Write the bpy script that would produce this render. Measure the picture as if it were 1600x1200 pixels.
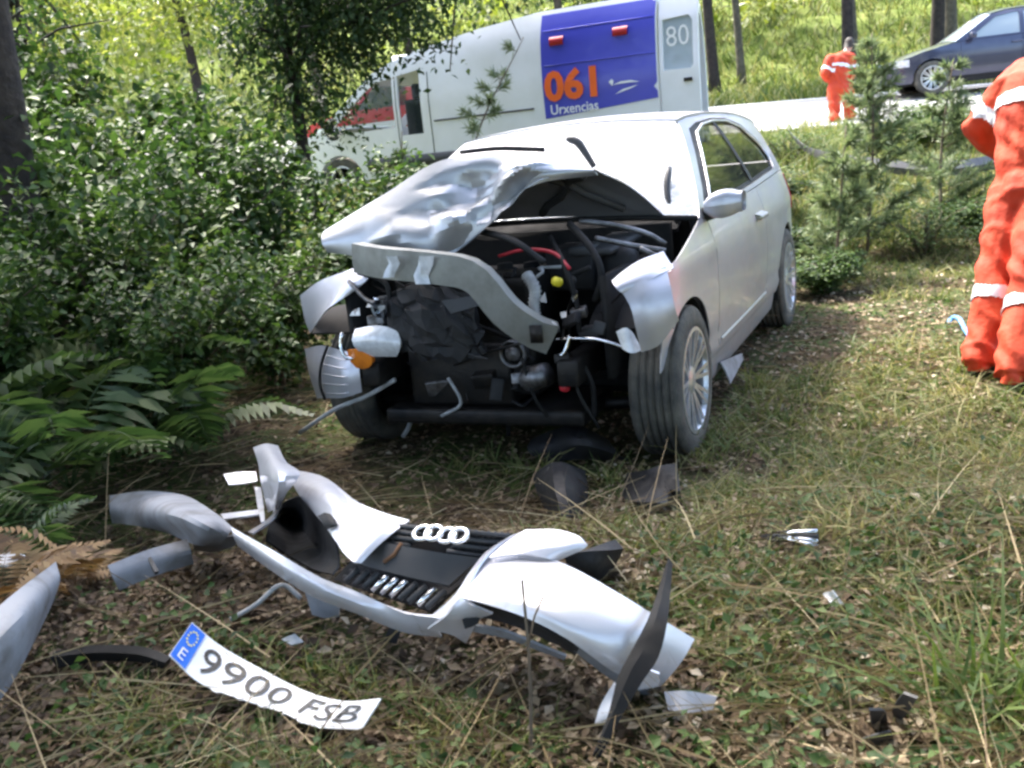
import bpy, bmesh, math, random
import numpy as np
from mathutils import Vector, Matrix, geometry
random.seed(7); RNG = np.random.default_rng(11)
for o in list(bpy.data.objects): bpy.data.objects.remove(o, do_unlink=True)
SC = bpy.context.scene
COL = SC.collection
R = math.radians
# ------------------------------------------------------------------ camera
F_PX, PITCH, ROLL, CAM_H = 1565.0, R(13.85), R(6.15), 1.383   # focal length in pixels of the 1600 px wide photo
cam_d = bpy.data.cameras.new('camera'); cam = bpy.data.objects.new('camera', cam_d); COL.objects.link(cam)
cam_d.sensor_width = 36.0; cam_d.lens = 36.0 * F_PX / 1600.0; cam_d.clip_start = 0.05; cam_d.clip_end = 600
fw = np.array([0, math.cos(PITCH), -math.sin(PITCH)]); up = np.array([0, math.sin(PITCH), math.cos(PITCH)]); rt = np.array([1.0, 0, 0])
cr, sr = math.cos(ROLL), math.sin(ROLL)
cx = rt * cr + up * (-sr); cy = rt * sr + up * cr
cam.matrix_world = Matrix(((cx[0], cy[0], -fw[0], 0), (cx[1], cy[1], -fw[1], 0), (cx[2], cy[2], -fw[2], CAM_H), (0, 0, 0, 1)))
cam_d.dof.use_dof = True; cam_d.dof.focus_distance = 3.4; cam_d.dof.aperture_fstop = 9.0
SC.camera = cam
# ------------------------------------------------------------------ sky, sun, exposure
SUN_EL, SUN_AZ = R(56), R(-28)          # azimuth measured from +Y towards +X
world = bpy.data.worlds.new('World'); SC.world = world; world.use_nodes = True
wn = world.node_tree.nodes; wl = world.node_tree.links
bg = wn['Background']; sky = wn.new('ShaderNodeTexSky'); sky.sky_type = 'NISHITA'; sky.sun_disc = False
sky.sun_elevation = SUN_EL; sky.sun_rotation = SUN_AZ; sky.dust_density = 4.0; sky.air_density = 1.0; sky.ozone_density = 1.5
wl.new(sky.outputs[0], bg.inputs[0]); bg.inputs[1].default_value = 0.15
sun_d = bpy.data.lights.new('sun', 'SUN'); sun_d.energy = 2.6; sun_d.angle = R(6); sun_d.color = (1.0, 0.95, 0.87)
sun = bpy.data.objects.new('sun', sun_d); COL.objects.link(sun)
sdir = Vector((math.sin(SUN_AZ) * math.cos(SUN_EL), math.cos(SUN_AZ) * math.cos(SUN_EL), math.sin(SUN_EL)))
sun.rotation_euler = sdir.to_track_quat('Z', 'Y').to_euler()
SC.view_settings.view_transform = 'Standard'; SC.view_settings.look = 'None'; SC.view_settings.gamma = 1.0
SC.view_settings.exposure = 2.6
SC.render.engine = 'CYCLES'
SC.cycles.use_denoising = True
SC.cycles.max_bounces = 6; SC.cycles.diffuse_bounces = 3; SC.cycles.glossy_bounces = 3; SC.cycles.transmission_bounces = 5; SC.cycles.transparent_max_bounces = 8
SC.cycles.filter_width = 2.7
# ------------------------------------------------------------------ terrain height
def sst(a, b, t):
    t = np.clip((np.asarray(t, float) - a) / (b - a), 0, 1); return t * t * (3 - 2 * t)
def gz(x, y):
    x = np.asarray(x, float); y = np.asarray(y, float)
    z = 0.30 * (1 - sst(2.2, 3.75, y))
    z = z + 0.65 * sst(7.2, 12.0, y) + 0.07 * (np.clip(y, 12, 27) - 12)
    z = z + 0.34 * np.clip(y - 27, 0, 60) * sst(25, 33, y)
    n = (np.sin(x * 2.1 + 1.3) * np.cos(y * 1.7 + .4) * .6 + np.sin(x * 5.3 + y * 3.1) * .25 + np.cos(y * 6.2 - x * 4.4 + 2) * .2)
    cxm = x * -.422 + (y - 4.44) * -.9066; cym = x * .9066 + (y - 4.44) * -.422
    flat = np.clip(np.maximum((np.abs(cxm + 1.2) - 2.0) / .8, (np.abs(cym) - .95) / .5), 0, 1)
    rough = .035 * flat * (1 - sst(9, 13, y)) + .05 * sst(27, 32, y) * 4
    z = z + n * rough
    z = z + .12 * sst(-1.2, -3.2, x) * (1 - sst(8, 12, y))
    return z
# ------------------------------------------------------------------ photo pixel -> direction -> point
O = np.array([0, 0, CAM_H])
def ray(px, py):
    a, b = px - 800.0, py - 600.0
    u = a * cr - b * sr; v = a * sr + b * cr
    return fw + rt * u / F_PX - up * v / F_PX
def W(px, py, dep): return O + ray(px, py) * dep
def GG(px, py, dz=0.0):
    d = ray(px, py); ts = np.arange(.5, 30, .05); q = O[None] + d[None] * ts[:, None]; k = int(np.argmax(q[:, 2] <= gz(q[:, 0], q[:, 1]) + dz)); lo, hi = ts[k] - .05, ts[k]
    for i in range(20):
        m = (lo + hi) / 2; p = O + d * m
        if p[2] <= gz(p[0], p[1]) + dz: hi = m
        else: lo = m
    return O + d * hi
HD = R(-114.96); CX = np.array([math.cos(HD), math.sin(HD), 0]); CY = np.array([-math.sin(HD), math.cos(HD), 0]); C0 = np.array([-.025, 4.443, 0.0])
def car_w(x, y, z): return C0 + CX * x + CY * y + np.array([0, 0, z])
def tocar(w): w = np.asarray(w) - C0; return np.array([w @ CX, w @ CY, w[2]])
def KX(px, py, x):
    d = ray(px, py); t = (x - (O - C0) @ CX) / (d @ CX); return tocar(O + d * t)
def KY(px, py, y):
    d = ray(px, py); t = (y - (O - C0) @ CY) / (d @ CY); return tocar(O + d * t)
# ------------------------------------------------------------------ materials
MATS = {}
def nt(m): m.use_nodes = True; return m.node_tree.nodes, m.node_tree.links
def pmat(name, col, col2=None, scale=6.0, rough=.5, metal=0.0, bump=0.0, bscale=60.0, coat=0.0, spec=.5, detail=6.0, rough2=None, trans=0.0, ramp=(.35, .65), alpha=1.0, sheen=0.0, coords='Object'):
    m = bpy.data.materials.new(name); n, l = nt(m); b = n['Principled BSDF']
    b.inputs['Base Color'].default_value = (*col, 1); b.inputs['Roughness'].default_value = rough; b.inputs['Metallic'].default_value = metal
    b.inputs['Coat Weight'].default_value = coat; b.inputs['Specular IOR Level'].default_value = spec; b.inputs['Transmission Weight'].default_value = trans
    b.inputs['Alpha'].default_value = alpha; b.inputs['Sheen Weight'].default_value = sheen
    tc = n.new('ShaderNodeTexCoord')
    if col2 is not None or rough2 is not None:
        nz = n.new('ShaderNodeTexNoise'); nz.inputs['Scale'].default_value = scale; nz.inputs['Detail'].default_value = detail; nz.inputs['Roughness'].default_value = .62
        l.new(tc.outputs[coords], nz.inputs['Vector'])
        rp = n.new('ShaderNodeMapRange'); rp.inputs[1].default_value = ramp[0]; rp.inputs[2].default_value = ramp[1]; l.new(nz.outputs[0], rp.inputs[0])
        if col2 is not None:
            mx = n.new('ShaderNodeMix'); mx.data_type = 'RGBA'; mx.inputs[6].default_value = (*col, 1); mx.inputs[7].default_value = (*col2, 1)
            l.new(rp.outputs[0], mx.inputs[0]); l.new(mx.outputs[2], b.inputs['Base Color'])
        if rough2 is not None:
            m2 = n.new('ShaderNodeMapRange'); m2.inputs[3].default_value = rough; m2.inputs[4].default_value = rough2
            l.new(rp.outputs[0], m2.inputs[0]); l.new(m2.outputs[0], b.inputs['Roughness'])
    if bump:
        nb = n.new('ShaderNodeTexNoise'); nb.inputs['Scale'].default_value = bscale; nb.inputs['Detail'].default_value = 5; l.new(tc.outputs[coords], nb.inputs['Vector'])
        bp = n.new('ShaderNodeBump'); bp.inputs['Strength'].default_value = bump; bp.inputs['Distance'].default_value = .02; l.new(nb.outputs[0], bp.inputs['Height']); l.new(bp.outputs[0], b.inputs['Normal'])
    MATS[name] = m; return m
def leafmat(name, stops, rough=.5, transl=.35, spec=.4):
    m = bpy.data.materials.new(name); n, l = nt(m); b = n['Principled BSDF']; out = n['Material Output']
    at = n.new('ShaderNodeAttribute'); at.attribute_name = 'tint'
    cr_ = n.new('ShaderNodeValToRGB'); els = cr_.color_ramp.elements
    while len(els) < len(stops): els.new(.5)
    for e, (p, c) in zip(els, stops): e.position = p; e.color = (*c, 1)
    l.new(at.outputs['Fac'], cr_.inputs[0]); l.new(cr_.outputs[0], b.inputs['Base Color'])
    b.inputs['Roughness'].default_value = rough; b.inputs['Specular IOR Level'].default_value = spec
    t = n.new('ShaderNodeBsdfTranslucent'); hs = n.new('ShaderNodeHueSaturation'); hs.inputs['Value'].default_value = 1.25; hs.inputs['Saturation'].default_value = 1.1
    l.new(cr_.outputs[0], hs.inputs['Color']); l.new(hs.outputs[0], t.inputs[0])
    mx = n.new('ShaderNodeMixShader'); mx.inputs[0].default_value = transl; l.new(b.outputs[0], mx.inputs[1]); l.new(t.outputs[0], mx.inputs[2]); l.new(mx.outputs[0], out.inputs[0])
    MATS[name] = m; return m
def glassmat(name, tint, alpha, rough=.03, spec=.6):
    m = bpy.data.materials.new(name); n, l = nt(m); b = n['Principled BSDF']; out = n['Material Output']
    b.inputs['Base Color'].default_value = (*tint, 1); b.inputs['Roughness'].default_value = rough; b.inputs['Specular IOR Level'].default_value = spec
    tr = n.new('ShaderNodeBsdfTransparent'); mx = n.new('ShaderNodeMixShader'); mx.inputs[0].default_value = alpha
    l.new(tr.outputs[0], mx.inputs[1]); l.new(b.outputs[0], mx.inputs[2]); l.new(mx.outputs[0], out.inputs[0])
    MATS[name] = m; return m
# paint: metallic silver with a dusty film low down and fine scuffs
def paint(name, col, dust=(.33, .30, .25), amount=.35, metal=.55, rough=.34):
    m = pmat(name, col, tuple(c * .86 for c in col), scale=3.0, rough=rough, metal=metal, coat=.5, rough2=rough + .14)
    n, l = nt(m); b = n['Principled BSDF']
    src = b.inputs['Base Color'].links[0].from_socket
    nz = n.new('ShaderNodeTexNoise'); nz.inputs['Scale'].default_value = 9; nz.inputs['Detail'].default_value = 8; nz.inputs['Roughness'].default_value = .7
    tc = n.new('ShaderNodeTexCoord'); l.new(tc.outputs['Object'], nz.inputs['Vector'])
    sp = n.new('ShaderNodeSeparateXYZ'); l.new(tc.outputs['Object'], sp.inputs[0])
    mr = n.new('ShaderNodeMapRange'); mr.inputs[1].default_value = .75; mr.inputs[2].default_value = .15; mr.inputs[3].default_value = -.1; mr.inputs[4].default_value = .28; l.new(sp.outputs[2], mr.inputs[0])
    ad = n.new('ShaderNodeMath'); ad.operation = 'ADD'; l.new(nz.outputs[0], ad.inputs[0]); l.new(mr.outputs[0], ad.inputs[1])
    r2 = n.new('ShaderNodeMapRange'); r2.inputs[1].default_value = .52; r2.inputs[2].default_value = .8; r2.inputs[4].default_value = amount; l.new(ad.outputs[0], r2.inputs[0])
    mx = n.new('ShaderNodeMix'); mx.data_type = 'RGBA'; mx.inputs[7].default_value = (*dust, 1); l.new(src, mx.inputs[6]); l.new(r2.outputs[0], mx.inputs[0]); l.new(mx.outputs[2], b.inputs['Base Color'])
    return m
paint('silver_paint', (.55, .545, .585), amount=.22); paint('shaded_hood_paint', (.46, .47, .49), amount=.25, rough=.36, metal=.75)  # bonnet copy of the silver is darker: its shade is put into the colour
pmat('bumper_paint', (.66, .655, .69), (.36, .335, .30), scale=11, rough=.34, metal=.3, coat=.4, rough2=.62, ramp=(.54, .82), detail=9)
pmat('bumper_back', (.27, .28, .30), (.12, .11, .10), scale=9, rough=.6, ramp=(.45, .75), detail=9)
pmat('black_plastic', (.012, .012, .014), (.026, .025, .024), scale=9, rough=.5, spec=.25, rough2=.7, bump=.1, bscale=120)
pmat('grey_plastic', (.026, .028, .031), (.046, .046, .046), scale=6, rough=.5, rough2=.7)
pmat('dark_metal', (.011, .011, .012), (.030, .026, .022), scale=12, rough=.5, metal=.6, bump=.15, bscale=90)
pmat('engine_metal', (.26, .26, .27), (.06, .055, .05), scale=14, rough=.42, metal=.8, bump=.15, bscale=80)
pmat('beam_metal', (.30, .31, .29), (.20, .20, .18), scale=7, rough=.45, metal=.5, rough2=.6)
pmat('chrome', (.85, .86, .88), rough=.12, metal=1.0)
pmat('alloy', (.70, .71, .74), (.5, .5, .5), scale=20, rough=.28, metal=.8, rough2=.4)
pmat('tyre', (.034, .033, .030), (.12, .11, .085), scale=7, rough=.85, bump=.3, bscale=70)
pmat('rubber', (.011, .011, .012), (.022, .021, .019), scale=10, rough=.7, spec=.2)
pmat('amber', (.75, .22, .02), (.55, .15, .02), scale=20, rough=.25, coat=.5)
pmat('lamp_lens', (.70, .72, .74), (.45, .46, .47), scale=20, rough=.2, coat=.6, spec=.8)
pmat('yellow_cap', (.75, .62, .03), rough=.4)
pmat('red_plastic', (.45, .02, .03), rough=.4)
pmat('hose_grey', (.42, .43, .42), (.25, .25, .25), scale=20, rough=.5)
pmat('white_paint', (.82, .82, .84), (.76, .76, .76), scale=2.5, rough=.35, coat=.4)
pmat('van_blue', (.055, .06, .46), (.07, .075, .50), scale=2, rough=.35, coat=.3)
pmat('van_orange', (.85, .13, .01), rough=.5)
pmat('sign_white', (.85, .85, .85), rough=.5)
pmat('red_paint', (.52, .012, .02), (.45, .012, .02), scale=2, rough=.3, coat=.5)
pmat('navy_paint', (.035, .04, .075), (.045, .05, .085), scale=3, rough=.28, metal=.4, coat=.8)
pmat('plate_white', (.82, .82, .82), (.72, .72, .70), scale=18, rough=.35)
pmat('plate_blue', (.02, .12, .62), (.03, .2, .75), scale=10, rough=.35)
pmat('plate_black', (.02, .02, .02), rough=.5)
pmat('star_yellow', (.7, .65, .25), rough=.5)
pmat('cable_blue', (.12, .32, .62), rough=.45)
pmat('guard_grey', (.13, .135, .145), (.085, .085, .09), scale=6, rough=.5)
pmat('hi_vis', (.56, .052, .010), (.44, .034, .008), scale=5, rough=.8, bump=.6, bscale=14)
pmat('reflective', (.82, .83, .82), (.70, .71, .72), scale=30, rough=.3, metal=.2)
pmat('skin', (.48, .27, .19), (.40, .21, .15), scale=20, rough=.55)
pmat('hair', (.03, .022, .018), (.05, .04, .03), scale=60, rough=.6, bump=.6, bscale=150)
pmat('boot', (.02, .018, .016), rough=.5)
pmat('seat_fabric', (.03, .03, .034), (.05, .05, .05), scale=30, rough=.9)
pmat('bark', (.018, .013, .012), (.050, .038, .030), scale=9, rough=.95, bump=.9, bscale=28)
pmat('bark_grey', (.06, .052, .04), (.14, .12, .09), scale=7, rough=.95, bump=.8, bscale=22)
pmat('twig', (.10, .075, .05), (.17, .13, .09), scale=12, rough=.9)
pmat('rust', (.16, .075, .03), (.09, .05, .03), scale=20, rough=.9)
glassmat('car_glass', (.02, .03, .03), .55); glassmat('van_glass', (.03, .05, .05), .35)
glassmat('light_glass', (.35, .42, .46), .75)
def crack_sky_glass():
    m = bpy.data.materials.new('cracked_sky_glass'); n, l = nt(m); b = n['Principled BSDF']; out = n['Material Output']
    tc = n.new('ShaderNodeTexCoord'); vo = n.new('ShaderNodeTexVoronoi'); vo.feature = 'DISTANCE_TO_EDGE'; vo.inputs['Scale'].default_value = 26; l.new(tc.outputs['Object'], vo.inputs['Vector'])
    nz = n.new('ShaderNodeTexNoise'); nz.inputs['Scale'].default_value = 2.6; nz.inputs['Detail'].default_value = 5; l.new(tc.outputs['Object'], nz.inputs['Vector'])
    r1 = n.new('ShaderNodeMapRange'); r1.inputs[1].default_value = .0; r1.inputs[2].default_value = .05; r1.inputs[3].default_value = .35; r1.inputs[4].default_value = 0; l.new(vo.outputs['Distance'], r1.inputs[0])
    r2 = n.new('ShaderNodeMapRange'); r2.inputs[1].default_value = .3; r2.inputs[2].default_value = .62; r2.inputs[3].default_value = .93; r2.inputs[4].default_value = .5; l.new(nz.outputs[0], r2.inputs[0])
    ad = n.new('ShaderNodeMath'); ad.operation = 'ADD'; ad.use_clamp = True; l.new(r1.outputs[0], ad.inputs[0]); l.new(r2.outputs[0], ad.inputs[1])
    b.inputs['Base Color'].default_value = (.74, .77, .78, 1); b.inputs['Roughness'].default_value = .12; b.inputs['Specular IOR Level'].default_value = .9  # whitish base stands for the blown-out sky reflection on the screen
    bp = n.new('ShaderNodeBump'); bp.inputs['Strength'].default_value = .25; bp.inputs['Distance'].default_value = .01; l.new(vo.outputs['Distance'], bp.inputs['Height']); l.new(bp.outputs[0], b.inputs['Normal'])
    tr = n.new('ShaderNodeBsdfTransparent'); mx = n.new('ShaderNodeMixShader'); l.new(ad.outputs[0], mx.inputs[0]); l.new(tr.outputs[0], mx.inputs[1]); l.new(b.outputs[0], mx.inputs[2]); l.new(mx.outputs[0], out.inputs[0])
    MATS['cracked_sky_glass'] = m
crack_sky_glass()
# ------------------------------------------------------------------ objects
def tag(o, label=None, cat=None, group=None, kind=None):
    if label: o['label'] = label
    if cat: o['category'] = cat
    if group: o['group'] = group
    if kind: o['kind'] = kind
    return o
def raw_mesh(name, verts, faces, mat, smooth=True, tint=None):
    me = bpy.data.meshes.new(name); me.from_pydata([tuple(map(float, v)) for v in verts], [], [tuple(int(i) for i in f) for f in faces]); me.validate(); me.update()
    if mat is not None: me.materials.append(MATS[mat] if isinstance(mat, str) else mat)
    if smooth: me.polygons.foreach_set('use_smooth', [True] * len(me.polygons))
    if tint is not None:
        a = me.attributes.new('tint', 'FLOAT', 'POINT'); a.data.foreach_set('value', np.asarray(tint, np.float32))
    return me
def np_mesh(name, V, Fq, mat, tint=None, smooth=True):
    """fast mesh from a vertex array and an (n,k) index array"""
    V = np.asarray(V, np.float32); Fq = np.asarray(Fq, np.int32); k = Fq.shape[1]; nf = len(Fq)
    me = bpy.data.meshes.new(name); me.vertices.add(len(V)); me.vertices.foreach_set('co', V.ravel())
    me.loops.add(nf * k); me.loops.foreach_set('vertex_index', Fq.ravel())
    me.polygons.add(nf); me.polygons.foreach_set('loop_start', np.arange(nf, dtype=np.int32) * k)
    me.update(calc_edges=True); me.validate()
    if smooth: me.polygons.foreach_set('use_smooth', np.ones(len(me.polygons), bool))
    if tint is not None:
        a = me.attributes.new('tint', 'FLOAT', 'POINT'); a.data.foreach_set('value', np.asarray(tint, np.float32))
    me.materials.append(MATS[mat]); return me
def link(name, me, parent=None, loc=None):
    o = bpy.data.objects.new(name, me); COL.objects.link(o)
    if parent is not None: o.parent = parent
    if loc is not None: o.location = loc
    return o
class T:
    """a thing: an Empty at its base; parts come in world coordinates (or in its own with local=True)"""
    def __init__(s, name, label, cat, loc, rotz=0.0, group=None, kind=None):
        s.o = bpy.data.objects.new(name, None); COL.objects.link(s.o); s.o.empty_display_size = .1
        s.o.location = loc; s.o.rotation_euler = (0, 0, rotz); tag(s.o, label, cat, group, kind)
        s.M = Matrix.Translation(Vector(loc)) @ Matrix.Rotation(rotz, 4, 'Z'); s.I = s.M.inverted()
    def part(s, name, V, Fc, mat, local=False, parent=None, smooth=True, label=None, thick=0, offset=-1, bevel=0, sub=0, tint=None):
        if not local: V = [s.I @ Vector(v) for v in V]
        o = link(name, raw_mesh(name, V, Fc, mat, smooth, tint), parent or s.o)
        mods(o, thick, offset, bevel, sub)
        if label: o['label'] = label
        return o
def mods(o, thick=0, offset=-1, bevel=0, sub=0):
    if sub: m = o.modifiers.new('sub', 'SUBSURF'); m.levels = m.render_levels = sub
    if thick: m = o.modifiers.new('solid', 'SOLIDIFY'); m.thickness = thick; m.offset = offset; e = o.modifiers.new('split', 'EDGE_SPLIT'); e.split_angle = R(38)
    if bevel: m = o.modifiers.new('bev', 'BEVEL'); m.width = bevel; m.segments = 2; m.limit_method = 'ANGLE'; m.angle_limit = R(40)
def single(name, V, Fc, mat, label, cat, group=None, kind=None, thick=0, offset=-1, bevel=0, sub=0, smooth=True):
    V = np.asarray(V, float); c = V.mean(0); c[2] = V[:, 2].min()
    o = link(name, raw_mesh(name, V - c, Fc, mat, smooth), None, c); mods(o, thick, offset, bevel, sub); tag(o, label, cat, group, kind); return o
class MB:
    def __init__(s): s.v = []; s.f = []
    def add(s, V, Fc):
        n = len(s.v); s.v += [tuple(v) for v in V]; s.f += [tuple(i + n for i in f) for f in Fc]; return s
    def box(s, c, d, ax=None):
        c = np.asarray(c, float); X, Y, Z = np.eye(3) if ax is None else [np.asarray(a, float) / np.linalg.norm(a) for a in ax]
        V = [c + X * sx * d[0] / 2 + Y * sy * d[1] / 2 + Z * sz * d[2] / 2 for sx in (-1, 1) for sy in (-1, 1) for sz in (-1, 1)]
        return s.add(V, [(0, 1, 3, 2), (4, 6, 7, 5), (0, 4, 5, 1), (2, 3, 7, 6), (0, 2, 6, 4), (1, 5, 7, 3)])
    def tube(s, P, r, n=8, cap=True):
        P = [np.asarray(p, float) for p in P]; m = len(P); rr = [r] * m if np.isscalar(r) else list(r); V = []; prev = None
        for i in range(m):
            t = P[min(i + 1, m - 1)] - P[max(i - 1, 0)]; t = t / (np.linalg.norm(t) + 1e-9)
            if prev is None:
                a = np.array([0, 0, 1.0]) if abs(t[2]) < .9 else np.array([1.0, 0, 0]); u = np.cross(t, a)
            else: u = prev - t * (prev @ t)
            u = u / (np.linalg.norm(u) + 1e-9); prev = u; w = np.cross(t, u)
            for k in range(n):
                an = 2 * math.pi * k / n; V.append(P[i] + (u * math.cos(an) + w * math.sin(an)) * rr[i])
        Fc = [(i * n + k, i * n + (k + 1) % n, (i + 1) * n + (k + 1) % n, (i + 1) * n + k) for i in range(m - 1) for k in range(n)]
        if cap: Fc += [tuple(range(n - 1, -1, -1)), tuple((m - 1) * n + k for k in range(n))]
        return s.add(V, Fc)
    def lathe(s, prof, c, axis, n=32, closed=False):
        """prof: (radius, offset along axis)"""
        c = np.asarray(c, float); a = np.asarray(axis, float); a = a / np.linalg.norm(a)
        h_ = np.array([0, 0, 1.0]) if abs(a[2]) < .9 else np.array([1.0, 0, 0]); u = np.cross(a, h_); u /= np.linalg.norm(u); w = np.cross(a, u); m = len(prof); V = []
        for r_, h2 in prof:
            for k in range(n):
                an = 2 * math.pi * k / n; V.append(c + a * h2 + (u * math.cos(an) + w * math.sin(an)) * r_)
        Fc = [(i * n + k, i * n + (k + 1) % n, ((i + 1) % m) * n + (k + 1) % n, ((i + 1) % m) * n + k) for i in range(m if closed else m - 1) for k in range(n)]
        return s.add(V, Fc)
    def grid(s, rows):
        a = len(rows); b = len(rows[0]); V = [p for r_ in rows for p in r_]
        return s.add(V, [(i * b + j, i * b + j + 1, (i + 1) * b + j + 1, (i + 1) * b + j) for i in range(a - 1) for j in range(b - 1)])
def crv(P, n):
    """Catmull-Rom through P, n points"""
    P = np.asarray(P, float); m = len(P)
    if m == 2: return [P[0] + (P[1] - P[0]) * t for t in np.linspace(0, 1, n)]
    Q = np.vstack([2 * P[0] - P[1], P, 2 * P[-1] - P[-2]]); out = []
    for t in np.linspace(0, m - 1, n):
        i = min(int(t), m - 2); f = t - i; a, b, c, d = Q[i:i + 4]
        out.append(.5 * (2 * b + (c - a) * f + (2 * a - 5 * b + 4 * c - d) * f * f + (3 * b - a - 3 * c + d) * f ** 3))
    return out
def sgrid(rows, nu, nv):
    """smooth a coarse control grid (rows of 3-D points) to nu x nv"""
    r2 = [crv(r_, nv) for r_ in rows]; cols = [crv([r2[i][j] for i in range(len(r2))], nu) for j in range(nv)]
    return [[cols[j][i] for j in range(nv)] for i in range(nu)]
def inside(p, poly):
    x, y = p; c = False; n = len(poly); j = n - 1
    for i in range(n):
        xi, yi = poly[i]; xj, yj = poly[j]
        if (yi > y) != (yj > y) and x < (xj - xi) * (y - yi) / (yj - yi) + xi: c = not c
        j = i
    return c
def densify(poly, step):
    out = []
    for i in range(len(poly)):
        a = np.array(poly[i], float); b = np.array(poly[(i + 1) % len(poly)], float); k = max(1, int(math.ceil(np.linalg.norm(b - a) / step)))
        out += [a + (b - a) * t / k for t in range(k)]
    return out
def panel2d(outline, holes=(), res=.06):
    loops = [densify(outline, res)] + [densify(h_, res) for h_ in holes]; V = []; E = []
    for lp in loops:
        n = len(V); V += [Vector((p[0], p[1])) for p in lp]; E += [(n + i, n + (i + 1) % len(lp)) for i in range(len(lp))]
    B = np.array([(v[0], v[1]) for v in V]); a = np.array(outline)
    for x in np.arange(a[:, 0].min() + res / 2, a[:, 0].max(), res):
        for y in np.arange(a[:, 1].min() + res / 2, a[:, 1].max(), res):
            if inside((x, y), outline) and not any(inside((x, y), h_) for h_ in holes) and np.min(np.hypot(B[:, 0] - x, B[:, 1] - y)) > res * .45: V.append(Vector((x, y)))
    r_ = geometry.delaunay_2d_cdt(V, E, [], 1, 1e-5); P = [(v[0], v[1]) for v in r_[0]]; tr = []
    for f in r_[2]:
        c = np.mean([P[i] for i in f], 0)
        if inside(c, outline) and not any(inside(c, h_) for h_ in holes): tr.append(tuple(f))
    return P, tr
def arc(cx_, cy_, r_, a0, a1, n=16): return [(cx_ + r_ * math.cos(R(a0 + (a1 - a0) * i / (n - 1))), cy_ + r_ * math.sin(R(a0 + (a1 - a0) * i / (n - 1)))) for i in range(n)]
def text_mesh(txt, size, ext=0.0, weight=0.0, res=3):
    cu = bpy.data.curves.new('lettering', 'FONT'); cu.body = txt; cu.size = size; cu.extrude = ext; cu.offset = weight; cu.resolution_u = res; cu.align_x = 'LEFT'
    o = bpy.data.objects.new('lettering', cu); COL.objects.link(o); dg = bpy.context.evaluated_depsgraph_get(); dg.update()
    me = o.evaluated_get(dg).to_mesh(); V = np.array([v.co[:] for v in me.vertices]); Fc = [tuple(p.vertices) for p in me.polygons]
    o.evaluated_get(dg).to_mesh_clear(); bpy.data.objects.remove(o); bpy.data.curves.remove(cu); return V, Fc
# ------------------------------------------------------------------ ground, road
def ground_mat():
    m = bpy.data.materials.new('ground_soil'); n, l = nt(m); b = n['Principled BSDF']; tc = n.new('ShaderNodeTexCoord')
    def noise(sc, det=8, ro=.65):
        x = n.new('ShaderNodeTexNoise'); x.inputs['Scale'].default_value = sc; x.inputs['Detail'].default_value = det; x.inputs['Roughness'].default_value = ro; l.new(tc.outputs['Object'], x.inputs['Vector']); return x.outputs[0]
    def ramp(src, stops):
        x = n.new('ShaderNodeValToRGB'); e = x.color_ramp.elements
        while len(e) < len(stops): e.new(.5)
        for q, (p, c) in zip(e, stops): q.position = p; q.color = (*c, 1)
        l.new(src, x.inputs[0]); return x.outputs[0]
    soil = ramp(noise(22), [(.3, (.025, .017, .011)), (.48, (.07, .047, .028)), (.62, (.14, .10, .058)), (.78, (.23, .18, .11))])
    green = ramp(noise(30), [(.3, (.02, .03, .009)), (.5, (.06, .085, .022)), (.7, (.13, .16, .045))])
    mask = ramp(noise(1.6, 6, .7), [(.42, (0, 0, 0)), (.58, (1, 1, 1))])
    mx = n.new('ShaderNodeMix'); mx.data_type = 'RGBA'; l.new(mask, mx.inputs[0]); l.new(soil, mx.inputs[6]); l.new(green, mx.inputs[7])
    meadow = ramp(noise(1.1, 9, .7), [(.3, (.08, .12, .02)), (.5, (.17, .22, .05)), (.7, (.30, .32, .10))])
    sp = n.new('ShaderNodeSeparateXYZ'); l.new(tc.outputs['Object'], sp.inputs[0]); mr = n.new('ShaderNodeMapRange'); mr.inputs[1].default_value = 11; mr.inputs[2].default_value = 15; l.new(sp.outputs[1], mr.inputs[0])
    m2 = n.new('ShaderNodeMix'); m2.data_type = 'RGBA'; l.new(mr.outputs[0], m2.inputs[0]); l.new(mx.outputs[2], m2.inputs[6]); l.new(meadow, m2.inputs[7]); l.new(m2.outputs[2], b.inputs['Base Color'])
    b.inputs['Roughness'].default_value = .95; b.inputs['Specular IOR Level'].default_value = .15
    bp = n.new('ShaderNodeBump'); bp.inputs['Strength'].default_value = .9; bp.inputs['Distance'].default_value = .05; l.new(noise(35), bp.inputs['Height']); l.new(bp.outputs[0], b.inputs['Normal'])
    MATS['ground_soil'] = m
ground_mat()
def heightgrid(xs, ys, dz=0.0):
    X, Y = np.meshgrid(xs, ys); Z = gz(X, Y) + dz; V = np.stack([X, Y, Z], -1).reshape(-1, 3); a, b = len(ys), len(xs)
    I = np.arange(a * b).reshape(a, b); Fq = np.stack([I[:-1, :-1], I[:-1, 1:], I[1:, 1:], I[1:, :-1]], -1).reshape(-1, 4); return V, Fq
xs = np.concatenate([np.linspace(-120, -9, 40)[:-1], np.linspace(-9, 9, 190), np.linspace(9, 120, 40)[1:]])
ys = np.concatenate([np.linspace(-60, 0, 20)[:-1], np.linspace(0, 9, 150), np.linspace(9, 34, 90)[1:], np.linspace(34, 140, 50)[1:]])
V, Fq = heightgrid(xs, ys); tag(link('ground', np_mesh('ground', V, Fq, 'ground_soil')), 'uneven forest floor with leaf litter, moss and grass rising to the road', 'ground', kind='structure')
pmat('asphalt', (.21, .205, .20), (.28, .275, .265), scale=3, rough=.85, bump=.2, bscale=150)
pmat('road_line', (.8, .8, .78), (.65, .65, .62), scale=12, rough=.7)
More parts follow.
